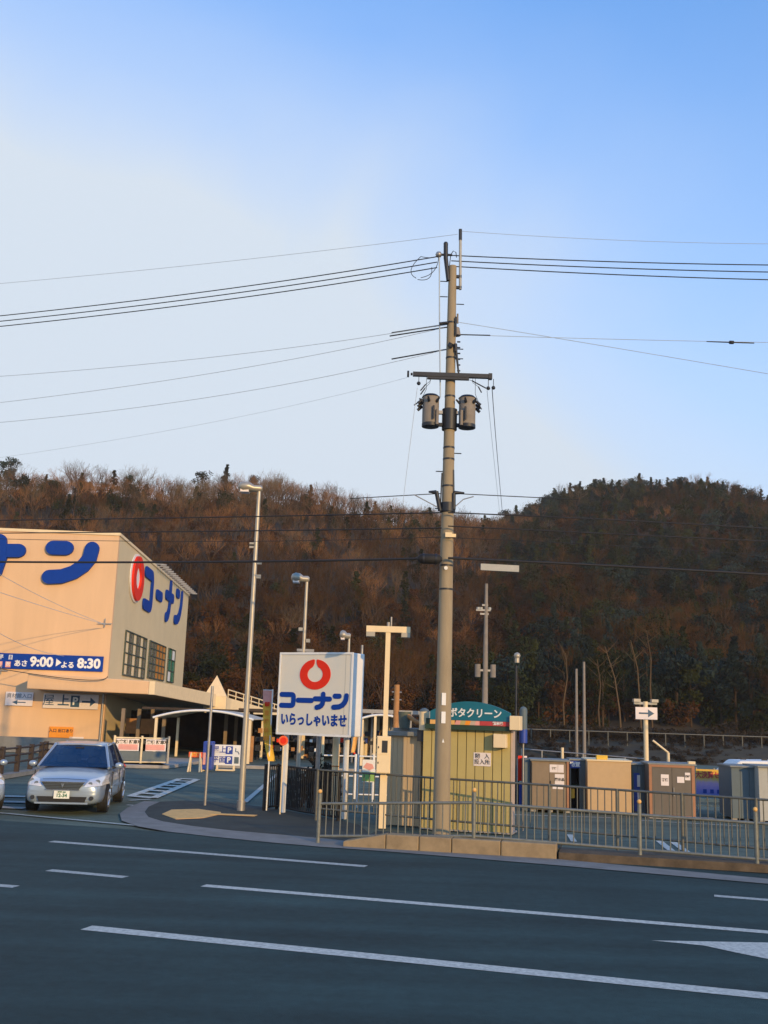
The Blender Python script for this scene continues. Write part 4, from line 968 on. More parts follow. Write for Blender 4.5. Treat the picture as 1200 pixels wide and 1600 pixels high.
nt.links.new(ma.outputs[0], ramp.inputs[0]); nt.links.new(ramp.outputs[0], b.inputs['Base Color'])
els = ramp.color_ramp.elements; els[0].position = .15; els[0].color = (.10, .20, .62, 1); els[1].position = 1.0; els[1].color = (.70, .42, .05, 1)
for po, c in ((.4, (.32, .25, .62, 1)), (.62, (.55, .35, .55, 1)), (.8, (.72, .45, .10, 1))): e = els.new(po); e.color = c
o.data.materials[0] = bm_
letters('大決算セール', 11*K, M['boothred'], t, (Wb*.48, -.006, z1-9*K), .006, sx=.85)
for i in range(4): obj('blue_square', MB().box(Wb*(.18+i*.19), Wb*(.18+i*.19)+5.5*K, -.004, -.001, z0+5*K, z0+11*K), M['deepblue'], t)
for x in (.02, Wb*.5, Wb-.02): obj('post', MB().tube([(x, .05, 0), (x, .05, z1+.04)], .022, 8), M['steel'], t)
obj('lower_rail', MB().box(0, Wb, .03, .07, 8*K, 10*K).box(.1, Wb*.9, -.02, .05, 15*K, 20*K), M['cream'], t)
# white van roof behind the sheds
p = Vector((at(1128, 1190, 33).x, 33, 0)); K = 33/1640
t = thing('white_van', 'white vehicle whose roof shows above the blue-grey sheds', 'van', p, R(-4))
zt = top(1150, 1187, 33)
prof = [(0, .35), (0, .8), (.25, zt-.28), (.55, zt-.03), (1.6, zt), (3.2, zt-.02), (3.4, zt-.3), (3.45, .35)]
bevel(obj('body', MB().prism([(x, z) for x, z in prof], 0, 1.45), M['white'], t), .06, 3)
obj('side_window', MB().prism([(.35, .85), (1.4, .85), (1.4, zt-.22), (.62, zt-.22)], -.006, -.001), M['glass'], t); obj('side_window', MB().prism([(1.5, .85), (3.1, .85), (3.05, zt-.22), (1.5, zt-.22)], -.006, -.001), M['glass'], t)
for x in (.7, 2.7): obj('wheel', MB().tube([(x, .02, .29), (x, .2, .29)], .29, 16), M['black'], t)
for i in range(4): obj('roof_fitting', MB().cbox(.7+i*.65, .15, zt+.03, .16, .1, .05), M['dark'], t)
# arrow sign on T pole
p = Vector((at(1010, 1190, 31).x, 31, 0)); K = 31/1640
t = thing('arrow_sign_pole', 'cream pole carrying a small white sign with a right arrow', 'sign', p, 0)
h = top(1006, 1096, 31)
obj('shaft', MB().tube([(0, 0, 0), (0, 0, h)], .07, 10), M['cream'], t)
obj('crossbar', MB().box(-18*K, 18*K, -.03, .05, h-.09, h-.02), M['greywhite'], t)
for s in (-1, 1): obj('floodlight', MB().box(s*14*K-.1, s*14*K+.1, -.1, .1, h-.02, h+.07), M['steel'], t)
z0, z1 = top(1006, 1124, 31), top(1006, 1105, 31)
obj('sign_board', MB().box(-17*K, 17*K, -.11, -.075, z0, z1), M['pinkwhite'], t); arrow(t, 0, (z0+z1)/2, 24*K, 12*K, -.115, M['navy'])
# handle / boom seen above the brown shed
a, b = at(1020, 1157, 34), at(1044, 1176, 34)
tag(obj('raised_boom', MB().tube([a, b], .035, 6).tube([b, Vector((b.x, 34, 0))], .05, 6), M['cream']), 'short slanting pale bar above the copper framed shed', 'barrier arm')
# ------------------------------------------------------------------ MAIN UTILITY POLE
PY = 21.4
PB = at(689, 1298, PY); PB.z = 0
t = thing('utility_pole', 'tall concrete utility pole with crossarm and two transformers beside the booth', 'utility pole', PB, 0)
def q(px, py, dy=0.0): v = at(px, py, PY+dy); return Vector((v.x-PB.x, dy, v.z))
htop = q(705, 416).z
# the pole tapers and stands plumb
obj('shaft', MB().tube([(0, 0, 0), (0, 0, htop*.33), (0, 0, htop*.66), (0, 0, htop)], [.175, .15, .12, .088], 20), M['pole'], t)
def PX(px, py): return q(px, py).x-q(axis(py), py).x
def axis(py): return 689+(1298-py)*.0182
def pz(py): return q(axis(py), py).z
def pt(px, py, dy=0.0): return Vector((PX(px, py), dy, pz(py)))
for a, b in ((1083, 1102), (1112, 1130)):
    obj('sticker', MB().prism([(-.05, pz(b)), (.035, pz(b)), (.035, pz(a)), (-.05, pz(a))], -.172, -.150), M['white'], t)
obj('sticker', MB().prism([(-.03, pz(1160)), (.02, pz(1160)), (-.005, pz(1154))], -.172, -.158), M['white'], t)
obj('number_tag', MB().tube([(-.02, -.155, pz(889)), (-.02, -.14, pz(889))], .04, 10), M['white'], t)
for py in (921, 884, 800, 760, 718, 700, 620, 560, 505):
    r = .088+(.175-.088)*(1-pz(py)/htop)
    obj('steel_band', MB().tube([(0, 0, pz(py)-.02), (0, 0, pz(py)+.02)], r+.008, 16), M['dark'], t)
for i, (py, s) in enumerate(((708, 1), (737, -1), (768, 1), (795, -1), (870, 1), (440, -1), (475, 1), (464, -1), (545, 1), (560, 1))):
    obj('step_bolt', MB().tube([(s*.1, 0, pz(py)), (s*.27, 0, pz(py))], .012, 6), M['dark'], t)
# top insulator post (left), aerial (right), bracket
obj('top_bracket', MB().tube([pt(698, 440, -.05), pt(694, 405, -.05), pt(694, 384, -.05)], [.045, .05, .05], 8), M['dark'], t)
obj('top_cap', MB().ball(pt(694, 383, -.05), .055, 8), M['dark'], t)
obj('top_arm', MB().tube([pt(682, 400, -.05), pt(704, 400, -.05)], .028, 8), M['dark'], t)
obj('insulator', MB().ball(pt(683, 400, -.05), .075, 8), M['steel'], t)
obj('aerial', MB().tube([pt(717, 452, 0), pt(717, 375, 0)], .032, 8), M['greywhite'], t); obj('aerial_tip', MB().tube([pt(717, 375), pt(717, 358)], .038, 8), M['dark'], t)
for py in (432, 449): obj('aerial_bracket', MB().box(0, PX(719, py), -.03, .03, pz(py)-.03, pz(py)+.03), M['dark'], t)
mb = MB(); ll = [pt(700, 415), pt(702, 398), pt(706, 392), pt(710, 394), pt(711, 402)]; mb.tube(ll, .010, 5, caps=False); obj('wire_loop', mb, M['cable'], t)
mb = MB().tube([pt(684, 402, -.05), pt(684.5, 500, -.05), pt(686, 622, -.05)], .014, 6); obj('down_lead', mb, M['cable_pale'], t)
for k, (x0, y0, x1, y1, x2, y2) in enumerate(((683, 400, 672, 405, 655, 404), (683, 400, 676, 425, 655, 437), (655, 404, 640, 425, 648, 438), (672, 420, 668, 437, 650, 440))):
    J0, J1, J2 = pt(x0, y0, -.05), pt(x1, y1, -.05), pt(x2, y2, -.05); J1 = J1*2-(J0+J2)*.5; obj('jumper', MB().tube([J0.lerp(J1, u/8).lerp(J1.lerp(J2, u/8), u/8) for u in range(9)], .008, 5), M['cable'], t)
# mid section: switch box, dark insulator clusters
obj('switch_box', MB().tube([pt(711, 524), pt(711, 512)], [.10, .07], 8).tube([pt(713, 505), pt(713, 490)], .02, 6), M['pole_old'], t)
obj('insulator_string', MB().tube([pt(709.5, 527, -.12), pt(709.5, 498, -.12)], .022, 6).tube([pt(709.5, 545, -.12), pt(714, 585, -.12)], [.03, .02], 6).tube([pt(709, 540, -.12), pt(709.5, 552, -.12)], .04, 6), M['dark'], t)
for i in range(6): obj('insulator', MB().tube([(PX(712, 535+i*9), -.05, pz(535+i*9)), (PX(717, 535+i*9), -.05, pz(535+i*9))], .018, 6), M['dark'], t)
obj('cable_clamp', MB().tube([pt(700, 545, -.12), pt(703, 540, -.14)], .06, 8).tube([pt(684, 509, -.1), pt(698, 507, -.1)], .035, 6), M['dark'], t)
# crossarm
za = pz(590)
obj('crossarm', MB().box(PX(643, 590), PX(763, 590), -.20, -.11, za-.045, za+.045), M['dark'], t)
obj('crossarm_brace', MB().box(PX(665, 594), PX(730, 594), -.19, -.12, za-.10, za-.047), M['dark'], t)
obj('crossarm_end', MB().cbox(PX(763, 589), -.15, za, .08, .12, .12), M['dark'], t)
for x in (635.5, 641): obj('insulator', MB().tube([(PX(x-1.5, 590), -.15, za), (PX(x+1.5, 590), -.15, za)], .075 if x < 640 else .03, 10), M['dark'], t)
for x, y in ((652, 604), (760, 608), (768, 607)):
    obj('hanging_insulator', MB().tube([(PX(x, y), -.15, za-.05), (PX(x, y), -.15, pz(y))], .008, 5).ball((PX(x, y), -.15, pz(y)), .045, 8), M['dark'], t)
for x0, y0, x1, y1 in ((663, 604, 655, 614), (655, 630, 645, 637), (735, 596, 757, 607), (745, 605, 750, 614), (750, 640, 743, 628), (662, 610, 655, 620)):
    obj('fuse_link', MB().tube([pt(x0, y0, -.1), pt(x1, y1, -.1)], .014, 6), M['dark'], t); obj('fuse_lead', MB().tube([pt(x0, y0, -.1), (pt(x0, y0, -.1)+Vector((PX(x0*.6+700*.4, 596), -.15, za)))/2+Vector((0, 0, -.03)), (PX(x0*.8+700*.2, 592), -.15, za-.04)], .005, 4), M['cable'], t)
# transformers
def transformer(cxp, s):
    c = pt(cxp, 643, -.05); r = 13.8*PY/1640
    tr = obj('transformer', MB().tube([(c.x, -.05, pz(667)), (c.x, -.05, pz(622))], r, 18), M['pole_old'], t)
    obj('lid', MB().tube([(c.x, -.05, pz(623)), (c.x, -.05, pz(619.5))], [r*1.1, r*.8], 18), M['dark'], tr)
    obj('base_ring', MB().tube([(c.x, -.05, pz(669)), (c.x, -.05, pz(664))], r*1.03, 18), M['dark'], tr)
    for k in range(3): a = R(200+k*55); obj('bushing', MB().tube([(c.x+math.cos(a)*r, -.05+math.sin(a)*r, pz(632)), (c.x+math.cos(a)*r*1.5, -.05+math.sin(a)*r*1.5, pz(627))], [.035, .02], 6), M['dark'], tr)
    for k in range(3): obj('bushing', MB().tube([(c.x-s*r*1.0, -.12+k*.07, pz(628+k*4)), (c.x-s*r*1.55, -.12+k*.07, pz(634+k*4))], [.03, .035], 6), M['dark'], tr)
    obj('hanger', MB().box(min(c.x+s*r, 0), max(c.x+s*r, 0), -.06, .02, pz(648), pz(643)), M['steel'], tr)
    obj('hanger', MB().box(min(c.x+s*r, 0), max(c.x+s*r, 0), -.06, .02, pz(667), pz(662)), M['dark'], tr)
    obj('cable_tube', MB().tube([(c.x+s*r*.75, -.22, pz(668)), (c.x+s*r*.75, -.22, pz(645))], .035, 8), M['pole_old'], tr)
    obj('cable_tube', MB().tube([(c.x+s*r*.3, -.27, pz(660)), (c.x+s*r*.3, -.27, pz(640))], .022, 8), M['dark'], tr)
transformer(671, 1); transformer(728, -1)
obj('platform_clamp', MB().tube([(0, 0, pz(672)), (0, 0, pz(640))], .165, 14), M['dark'], t)
# telecom brackets
for s, pa, pb in ((-1, (680, 770), (686, 800)), (1, (707, 772), (707, 797))):
    obj('bracket', MB().tube([pt(pa[0], pa[1], -.1), pt(pb[0], pb[1], -.1)], .045, 6), M['dark'], t)
obj('bracket_band', MB().tube([(0, 0, pz(800)), (0, 0, pz(786))], .165, 14), M['dark'], t)
for a, b in (((680, 771), (640, 774)), ((708, 771), (760, 775))):
    obj('strain_clamp', MB().tube([pt(a[0], a[1], -.1), pt(a[0]+(b[0]-a[0])*.3, a[1], -.1)], [.045, .02], 6), M['dark'], t)
for a, b, c in (((683, 795), (665, 786), (645, 776)), ((709, 793), (722, 781), (738, 776))):
    obj('stay_cable', MB().tube([pt(*a, -.1), pt(*b, -.1), pt(*c, -.1)], .012, 5), M['steel'], t)
obj('terminal_box', MB().cbox(.02, -.17, pz(838), .14, .08, .1), M['cream'], t); obj('terminal_box', MB().cbox(.13, -.1, pz(838), .1, .08, .07), M['cream'], t)
obj('conduit', MB().tube([pt(707, 798, -.06), pt(706, 735, -.06)], .03, 8).tube([(-.16, -.05, pz(800)), (-.14, -.05, pz(740))], .015, 6), M['dark'], t)

# ------------------------------------------------------------------ WIRES
def depthL(px): return PY+ (690-px)/690*3.9
def depthR(px): return PY+ (px-705)/500*(-.4)
def wire(label, pts, r, m='cable', sag=0, ext=None, group='overhead wires on the main utility pole'):
    P = [at(x, y, Y) for x, y, Y in pts]
    # quadratic through up to three surveyed points, continued past the frame edge to the next pole
    if len(P) == 2: P = [P[0], (P[0]+P[1])/2-Vector((0, 0, sag)), P[1]]
    out = []; T = 1.0 if ext is None else ext
    N = 26
    for i in range(N+1):
        s = T*i/N; out.append(P[0]*((s-.5)*(s-1)*2)+P[1]*(-4*s*(s-1))+P[2]*(2*s*(s-.5)))
    tag(obj('overhead_wire', MB().tube(out, r, 5), M[m]), label, 'overhead wire', group)
WL = 'thin overhead wire strung between poles across the sky'
for k, (yl0, yl1, yr1) in enumerate(((401, 493.5, 414), (409.5, 502, 425), (418, 510, 437))):
    wire(('uppermost', 'middle', 'lowest')[k]+' of three parallel black wires leading left from the pole top', [(683, yl0, PY), (340, (yl0+yl1)/2+6, depthL(340)), (0, yl1, depthL(0))], .0125, ext=1.5)
    wire(('uppermost', 'middle', 'lowest')[k]+' of three parallel black wires leading right from the pole top', [(705, yl0-2, PY), (960, (yl0+yr1)/2+1.5, depthR(960)), (1200, yr1, depthR(1200))], .0125, ext=2.6)
wire('faint earth wire above the others left of the pole', [(715, 366, PY), (340, 410, depthL(340)), (0, 443, depthL(0))], .005, 'cable_pale', ext=1.5)
wire('faint earth wire above the others right of the pole', [(717, 361, PY), (960, 375, depthR(960)), (1200, 381, depthR(1200))], .005, 'cable_pale', ext=2.6)
for a, b, c, lb in (((697, 507), (350, 556), (0, 588), 'upper'), ((694, 512), (350, 580), (0, 629), 'second'), ((697, 546), (350, 617), (0, 660), 'third')):
    wire(lb+' thin wire leading left from the middle of the pole', [(*a, PY), (*b, depthL(350)), (*c, depthL(0))], .006, 'cable_pale', ext=1.4)
    A = at(a[0]+6, a[1]-1, PY); B = at(a[0]-85, a[1]+(13 if a[1] < 540 else 15), depthL(605))
    tag(obj('wire_sleeve', MB().tube([A, B], .016, 6), M['cable']), lb+' dark sleeve on a wire just left of the pole', 'wire sleeve', 'wire sleeves')
wire('very faint lowest wire sloping left from the crossarm end', [(636, 590, PY), (330, 660, depthL(330)), (0, 715, depthL(0))], .003, 'cable_pale', ext=1.4)
wire('thin wire sagging right from the pole towards the lower edge of the sky', [(706, 502, PY), (880, 530, PY), (1200, 584, PY-.4)], .0065, 'cable_pale', ext=2.2)
wire('thin level wire leading right with a small black joint on it', [(706, 522.5, PY), (960, 530, PY), (1200, 535, PY)], .0065, 'cable_pale', ext=2.2)
a = at(1143, 535, PY); tag(obj('wire_joint', MB().tube([a-Vector((.55, 0, 0)), a-Vector((.06, 0, 0)), a-Vector((.04, 0, 0)), a+Vector((.04, 0, 0)), a+Vector((.06, 0, 0)), a+Vector((.5, 0, 0))], [.012, .014, .042, .042, .014, .012], 8), M['cable']), 'small black joint on the level wire in the right sky', 'wire joint')
a = at(706, 522.5, PY); b = at(766, 524, PY); tag(obj('wire_sleeve', MB().tube([a, b], .014, 6), M['cable']), 'dark sleeve on the level wire just right of the pole', 'wire sleeve', 'wire sleeves')
# telecom / low voltage cables crossing in front of the hill
for lb, r, l, m_, rr in (('topmost low cable', .014, ((690, 801), (345, 808), (0, 813)), ((700, 801), (950, 812), (1200, 826)), 0),
                         ('second low cable', .014, ((690, 825), (345, 830), (0, 833)), ((700, 822), (950, 834), (1200, 846)), 0),
                         ('third low cable, thin and faint,', .007, ((690, 839), (345, 846), (0, 842)), ((700, 840), (950, 852), (1200, 868)), 0),
                         ('thick lowest cable', .026, ((690, 872), (345, 878), (0, 878)), ((700, 872), (950, 884), (1200, 898)), 0)):
    wire(lb+' running left from the pole across the hill', [(l[0][0], l[0][1], PY-.25), (l[1][0], l[1][1], depthL(345)), (l[2][0], l[2][1], depthL(0))], r, ext=1.5)
    wire(lb+' running right from the pole across the hill', [(m_[0][0], m_[0][1], PY-.25), (m_[1][0], m_[1][1], PY-.45), (m_[2][0], m_[2][1], PY-.65)], r, ext=2.6)
for (a, b, lb) in (((690, 771), (600, 776), 'left'), ((706, 771), (830, 777), 'right')):
    wire('thin level strand at bracket height on the '+lb+' of the pole', [(*a, PY-.1), (*b, PY)], .010, 'cable', ext=1.6)
wire('thin black drop cable falling from the crossarm left end', [(652, 606, PY-.15), (640, 700, PY-.2), (629, 790, PY-.3)], .006, 'cable_pale', ext=1.0)
wire('thin black drop cable falling from the crossarm right end', [(769, 608, PY-.15), (776, 700, PY+6), (784, 790, PY+14)], .010, 'cable_pale', ext=1.05)
wire('faint second drop cable falling from the crossarm right end', [(761, 610, PY-.15), (770, 700, PY+6), (780, 795, PY+14)], .005, 'cable_pale', ext=1.05)
# cable closure, hanging plate
Yc = PY-.3
a, b = at(652, 874, Yc), at(691, 873, Yc)
t = thing('cable_closure', 'fat black splice closure hanging on the thick cable left of the pole', 'cable closure', (a+b)/2)
L_ = (b-a).length/2
obj('casing', MB().tube([(-L_, 0, 0), (-L_*.75, 0, 0), (0, 0, 0), (L_*.75, 0, 0), (L_, 0, 0)], [.03, .10, .11, .10, .03], 12), M['black'], t)
for s in (-.5, .5): obj('strap', MB().tube([(s*L_-.02, 0, 0), (s*L_+.02, 0, 0)], .116, 12), M['dark'], t)
a, b = at(751, 884.5, PY-.3), at(811, 886.5, PY-.36)
t = thing('cable_marker_plate', 'long pale plate hanging under the thick cable right of the pole', 'marker plate', (a+b)/2)
W = (b-a).length/2
obj('plate', MB().add([(-W, -.03, -.085), (W, -.03, -.10), (W, .03, -.10), (-W, .03, -.085), (-W, -.03, .05), (W, -.03, .035), (W, .03, .035), (-W, .03, .05)], [(0, 1, 5, 4), (1, 2, 6, 5), (2, 3, 7, 6), (3, 0, 4, 7), (4, 5, 6, 7), (3, 2, 1, 0)]), M['greywhite'], t)
for s in (-.8, .8): obj('hook', MB().tube([(s*W, 0, .04), (s*W, 0, .12)], .01, 5), M['dark'], t)
# wires in front of the store wall
for lb, pts in (('uppermost', ((-60, 860), (60, 930), (165, 976))), ('middle', ((-60, 905), (60, 945), (165, 976))), ('steepest', ((-60, 950), (30, 1005), (100, 1025)))):
    wire(lb+' thin cable drooping across the cream store wall', [(pts[0][0], pts[0][1], 40), (pts[1][0], pts[1][1], 50), (pts[2][0], pts[2][1], 57.4)], .012, 'cable_pale', group='cables on the store wall')
wire('slack cable hanging along the top of the canopy', [(0, 1045, 55.3), (125, 1062, 55.3), (168, 1057, 55.5)], .022, 'cable', group='cables on the store wall')

# ------------------------------------------------------------------ CAR
def make_car(label, group):
    t = thing('parked_car', label, 'car', (0, 0, 0), 0, group)
    st_ = [  # x, halfwidth, bottom z, belt (side) z, centre top z
        (.02, .66, .28, .58, .62), (-.06, .78, .20, .66, .71), (-.30, .82, .18, .73, .80), (-.70, .855, .17, .80, .88), (-1.10, .865, .17, .86, .945), (-1.35, .87, .17, .89, .975),
        (-1.9, .875, .17, .91, .93), (-2.6, .88, .17, .93, .93), (-3.3, .875, .17, .95, .95), (-3.75, .865, .18, .965, 1.02), (-4.15, .85, .20, .95, 1.03), (-4.45, .80, .26, .90, 1.0), (-4.58, .62, .34, .80, .88)]
    vs = []; secs = []
    for x, w, zb, zs, zc in st_:
        half = [(0, zb), (w*.80, zb), (w*.97, zb+.08), (w, zb+(zs-zb)*.45), (w*.985, zb+(zs-zb)*.72), (w*.93, zs), (w*.72, zs+(zc-zs)*.55), (w*.4, zc-.01), (0, zc)]
        full = [(x, y, z) for y, z in half]+[(x, -y, z) for y, z in half[-2:0:-1]]
        secs.append(full)
    n = len(secs[0]); vs = [p for s in secs for p in s]
    fs = [(i*n+j, (i+1)*n+j, (i+1)*n+(j+1) % n, i*n+(j+1) % n) for i in range(len(secs)-1) for j in range(n)]
    fs += [tuple(range(n)), tuple(range(len(vs)-1, len(vs)-n-1, -1))]
    b = obj('body', MB().add(vs, fs, 0, True), M['carpaint'], t)
    sub = b.modifiers.new('s', 'SUBSURF'); sub.levels = sub.render_levels = 2
    for wx in (-.86, -3.55):
        c = MB().tube([(wx, -1.2, .31), (wx, 1.2, .31)], .355, 24); co = obj('cutter', c, M['black'])
        bo_ = b.modifiers.new('b', 'BOOLEAN'); bo_.operation = 'DIFFERENCE'; bo_.object = co; bo_.solver = 'EXACT'
    bpy.context.view_layer.update(); dg = bpy.context.evaluated_depsgraph_get()
    me = bpy.data.meshes.new_from_object(b.evaluated_get(dg)); b.modifiers.clear(); b.data = me
    for o in [o for o in S.objects if o.name.startswith('cutter')]: bpy.data.objects.remove(o)
    from mathutils.bvhtree import BVHTree
    bvh = BVHTree.FromPolygons([v_.co for v_ in me.vertices], [p_.vertices for p_ in me.polygons])
    obj('underbody', MB().box(-4.3, -.25, -.62, .62, .20, .60), M['black'], t)
    # greenhouse
    lower = [(-1.12, .74), (-1.26, .825), (-2.2, .845), (-3.2, .84), (-4.0, .77), (-4.1, .65)]
    upper = [(-1.95, .54), (-2.04, .615), (-2.5, .65), (-3.0, .645), (-3.38, .58), (-3.42, .50)]
    zl = [.955, .93, .915, .93, .985, 1.01]; zu = [1.405, 1.41, 1.445, 1.445, 1.41, 1.40]
    L_ = [(x, y, z) for (x, y), z in zip(lower, zl)]; U_ = [(x, y, z) for (x, y), z in zip(upper, zu)]
    Lm = [(x, -y, z) for x, y, z in L_]; Um = [(x, -y, z) for x, y, z in U_]
    gb = MB()
    vs = L_+U_+Lm+Um; N6 = 6
    fs = []; 
    for i in range(5): fs.append((i, i+6, i+7, i+1)); fs.append((12+i, 12+i+1, 18+i+1, 18+i))
    fs += [(0, 12, 18, 6), (5, 11, 23, 17)]
    gb.add(vs, fs, 0, True); obj('window_glass', gb, M['glass'], t)
    rv = []; 
    for x, y, z in U_: rv += [(x, y*1.02, z+.002), (x, y*.6, z+.03), (x, 0, z+.038), (x, -y*.6, z+.03), (x, -y*1.02, z+.002)]
    rf = [(i*5+j, (i+1)*5+j, (i+1)*5+j+1, i*5+j+1) for i in range(5) for j in range(4)]
    ro = obj('roof', MB().add(rv, rf, 0, True), M['carpaint'], t); so = ro.modifiers.new('t', 'SOLIDIFY'); so.thickness = .03; so.offset = -1
    # pillars
    def strip(a, b, w, th=.02, m='carpaint', nm='pillar'):
        mb = MB().tube([a, b], w, 6); return obj(nm, mb, M[m], t)
    for s in (1, -1):
        strip((-1.19, s*.785, .94), (-2.0, s*.58, 1.425), .035); strip((-2.0, s*.60, 1.43), (-3.4, s*.56, 1.42), .028)
        strip((-4.05, s*.72, 1.0), (-3.4, s*.56, 1.42), .055); strip((-2.62, s*.85, .93), (-2.68, s*.655, 1.43), .03, m='dark')
        strip((-3.55, s*.82, .95), (-3.25, s*.62, 1.42), .02, m='dark')
        strip((-1.3, s*.835, .925), (-3.9, s*.79, .97), .014, m='chrome', nm='window_trim')
        mr = obj('mirror', MB().ball((0, 0, 0), .095, 10, 0, .72), M['carpaint'], t, (-1.5, s*.97, .99)); mr.scale = (.7, 1.05, 1)
        obj('mirror_arm', MB().tube([(0, 0, -.03), (0, -s*.15, -.05)], .03, 6), M['dark'], mr)
        # headlamp: swept lens laid on the body skin
        hl = MB(); nu, nv = 10, 5; C_ = ((.43, .585), (.845, .615), (.815, .80), (.52, .735)); vv = []
        for b_ in range(nv+1):
            for a2_ in range(nu+1):
                u, v = a2_/nu, b_/nv
                yy = (C_[0][0]*(1-u)+C_[1][0]*u)*(1-v)+(C_[3][0]*(1-u)+C_[2][0]*u)*v; zz = (C_[0][1]*(1-u)+C_[1][1]*u)*(1-v)+(C_[3][1]*(1-u)+C_[2][1]*u)*v
                hh_ = bvh.ray_cast(Vector((2, s*yy, zz)), Vector((-1, 0, 0)))[0]
                xx = hh_.x if hh_ else -.5
                vv.append((xx+.016, s*(yy+.012), zz+.006))
        hl.add(vv, [((b_*(nu+1)+a2_, b_*(nu+1)+a2_+1, (b_+1)*(nu+1)+a2_+1, (b_+1)*(nu+1)+a2_) if s > 0 else (b_*(nu+1)+a2_, (b_+1)*(nu+1)+a2_, (b_+1)*(nu+1)+a2_+1, b_*(nu+1)+a2_+1)) for b_ in range(nv) for a2_ in range(nu)], 0, True)
        ho = obj('headlight', hl, M['lens'], t)
        for yy, zz, rr in ((.57, .655, .045), (.70, .69, .055)):
            hh_ = bvh.ray_cast(Vector((2, s*yy, zz)), Vector((-1, 0, 0)))[0]; xx = hh_.x if hh_ else -.2
            obj('lamp_reflector', MB().tube([(xx-.02, s*yy, zz), (xx+.026, s*yy, zz)], rr, 14), M['chrome'], ho)
        fl = obj('fog_lamp', MB().tube([(-.02, s*.62, .36), (.045, s*.62, .36)], .045, 12), M['dark'], t)
        for z_ in (-1.98, -3.05): obj('door_handle', MB().tube([(z_-.25, s*.885, .80), (z_-.42, s*.885, .805)], .016, 6), M['chrome'], t)
        for x_ in (-1.32, -2.62, -3.62): obj('door_seam', MB().box(x_-.006, x_+.006, s*.868-.012, s*.868+.012, .28, .86), M['dark'], t)
        obj('side_strip', MB().box(-3.2, -1.3, s*.876-.012, s*.876+.012, .50, .54), M['carpaint'], t)
        obj('tail_light', MB().ball((-4.46, s*.68, .82), .12, 8, 0, .7), M['red'], t)
        for wx in (-.86, -3.55):
            w_ = obj('wheel', MB().tube([(0, -.09, 0), (0, -.105, 0), (0, .105, 0), (0, .09, 0)][1:3], .305, 28), M['black'], t, (wx, s*.765, .305))
            obj('tyre_side', MB().tube([(0, s*.10, 0), (0, s*.116, 0)], [.295, .27], 28), M['black'], w_)
            obj('rim', MB().tube([(0, s*.112, 0), (0, s*.118, 0)], .205, 24), M['steel'], w_)
            for k_ in range(7):
                a_ = 2*math.pi*k_/7; c_, d_ = math.cos(a_), math.sin(a_)
                obj('spoke', MB().tube([(0, s*.122, 0), (c_*.195, s*.122, d_*.195)], [.035, .022], 5), M['chrome'], w_)
    # front details: grille, plate, lower intake
    gr = obj('grille', MB().prism([(-.34, -.06), (.34, -.06), (.45, .085), (-.45, .085)], 0, .05), M['dark'], t, (.055, 0, .60), R(90))
    for k_ in range(4): z_ = -.035+k_*.033; w_ = .36+k_*.022; obj('grille_bar', MB().box(-w_, w_, -.012, -.001, z_-.004, z_+.004), M['bluegrey'], gr)
    obj('grille_rim', MB().box(-.47, .47, -.02, .0, .086, .10).box(-.36, .36, -.02, 0, -.075, -.061), M['chrome'], gr)
    obj('emblem', MB().prism([(-.035, .07), (0, -.03), (.035, .07), (0, .05)], -.03, -.013), M['chrome'], gr)
    ik = obj('lower_intake', MB().prism([(-.48, -.06), (.48, -.06), (.52, .05), (-.52, .05)], 0, .08), M['black'], t, (.062, 0, .335), R(90))
    obj('bumper_lip', MB().box(-.56, .56, -.02, .05, -.10, -.065), M['carpaint'], ik)
    pl = obj('number_plate', MB().box(-.165, .165, -.02, -.008, -.0825, .0825), M['plate'], t, (.075, 0, .43), R(90))
    letters('12-34', .10, M['platetext'], pl, (0, -.023, -.02), .004, ext=.001); letters('神戸 500', .045, M['platetext'], pl, (0, -.023, .05), .002, ext=.001)
    wi = obj('wiper', MB().tube([(-1.22, .5, .985), (-1.30, -.1, 1.035)], .012, 5).tube([(-1.22, -.1, .985), (-1.30, -.62, 1.03)], .012, 5), M['black'], t)
    obj('hood_seam', MB().tube([(-.16, -.47, .735), (-.14, 0, .752), (-.16, .47, .735)], .004, 4), M['dark'], t)
    obj('cabin_floor', MB().box(-3.9, -1.32, -.70, .70, .975, .99), M['interior'], t)
    for x_, y_ in ((-2.35, -.36), (-2.35, .36), (-3.25, -.4), (-3.25, .4)):
        se = obj('seat_back', MB().box(x_-.12, x_, y_-.22, y_+.22, .992, 1.16), M['seatcloth'], t); obj('headrest', MB().box(x_-.10, x_-.01, y_-.11, y_+.11, 1.17, 1.30), M['seatcloth'], se)
    obj('steering_wheel', MB().tube([(-1.78+.05*math.cos(a/2), .36+.17*math.cos(a*math.pi/8), 1.04+.12*math.sin(a*math.pi/8)) for a in range(17)], .014, 5), M['black'], t)
    obj('rear_mirror', MB().box(-1.86, -1.84, -.10, .10, 1.31, 1.37), M['black'], t)
    return t
car = make_car('silver four-door car facing the road at the store exit', None)
fwd = Vector((.12, -.99, 0)); a_ = math.atan2(fwd.y, fwd.x)
cr_ = g(172, 1269); pc = cr_ - Vector((fwd.y, -fwd.x, 0)).normalized()*(-.80)
cf = Vector((g(104, 1262).x+.36, 23.0, 0))
car.location = cf; car.rotation_euler = (0, 0, a_)
bpy.context.view_layer.update()
c2 = copy_tree(car); c2['label'] = 'silver car nose cut off by the left edge of the photo'
c2.location = (-8.62, 22.5, 0); c2.rotation_euler = (0, 0, a_+R(24))
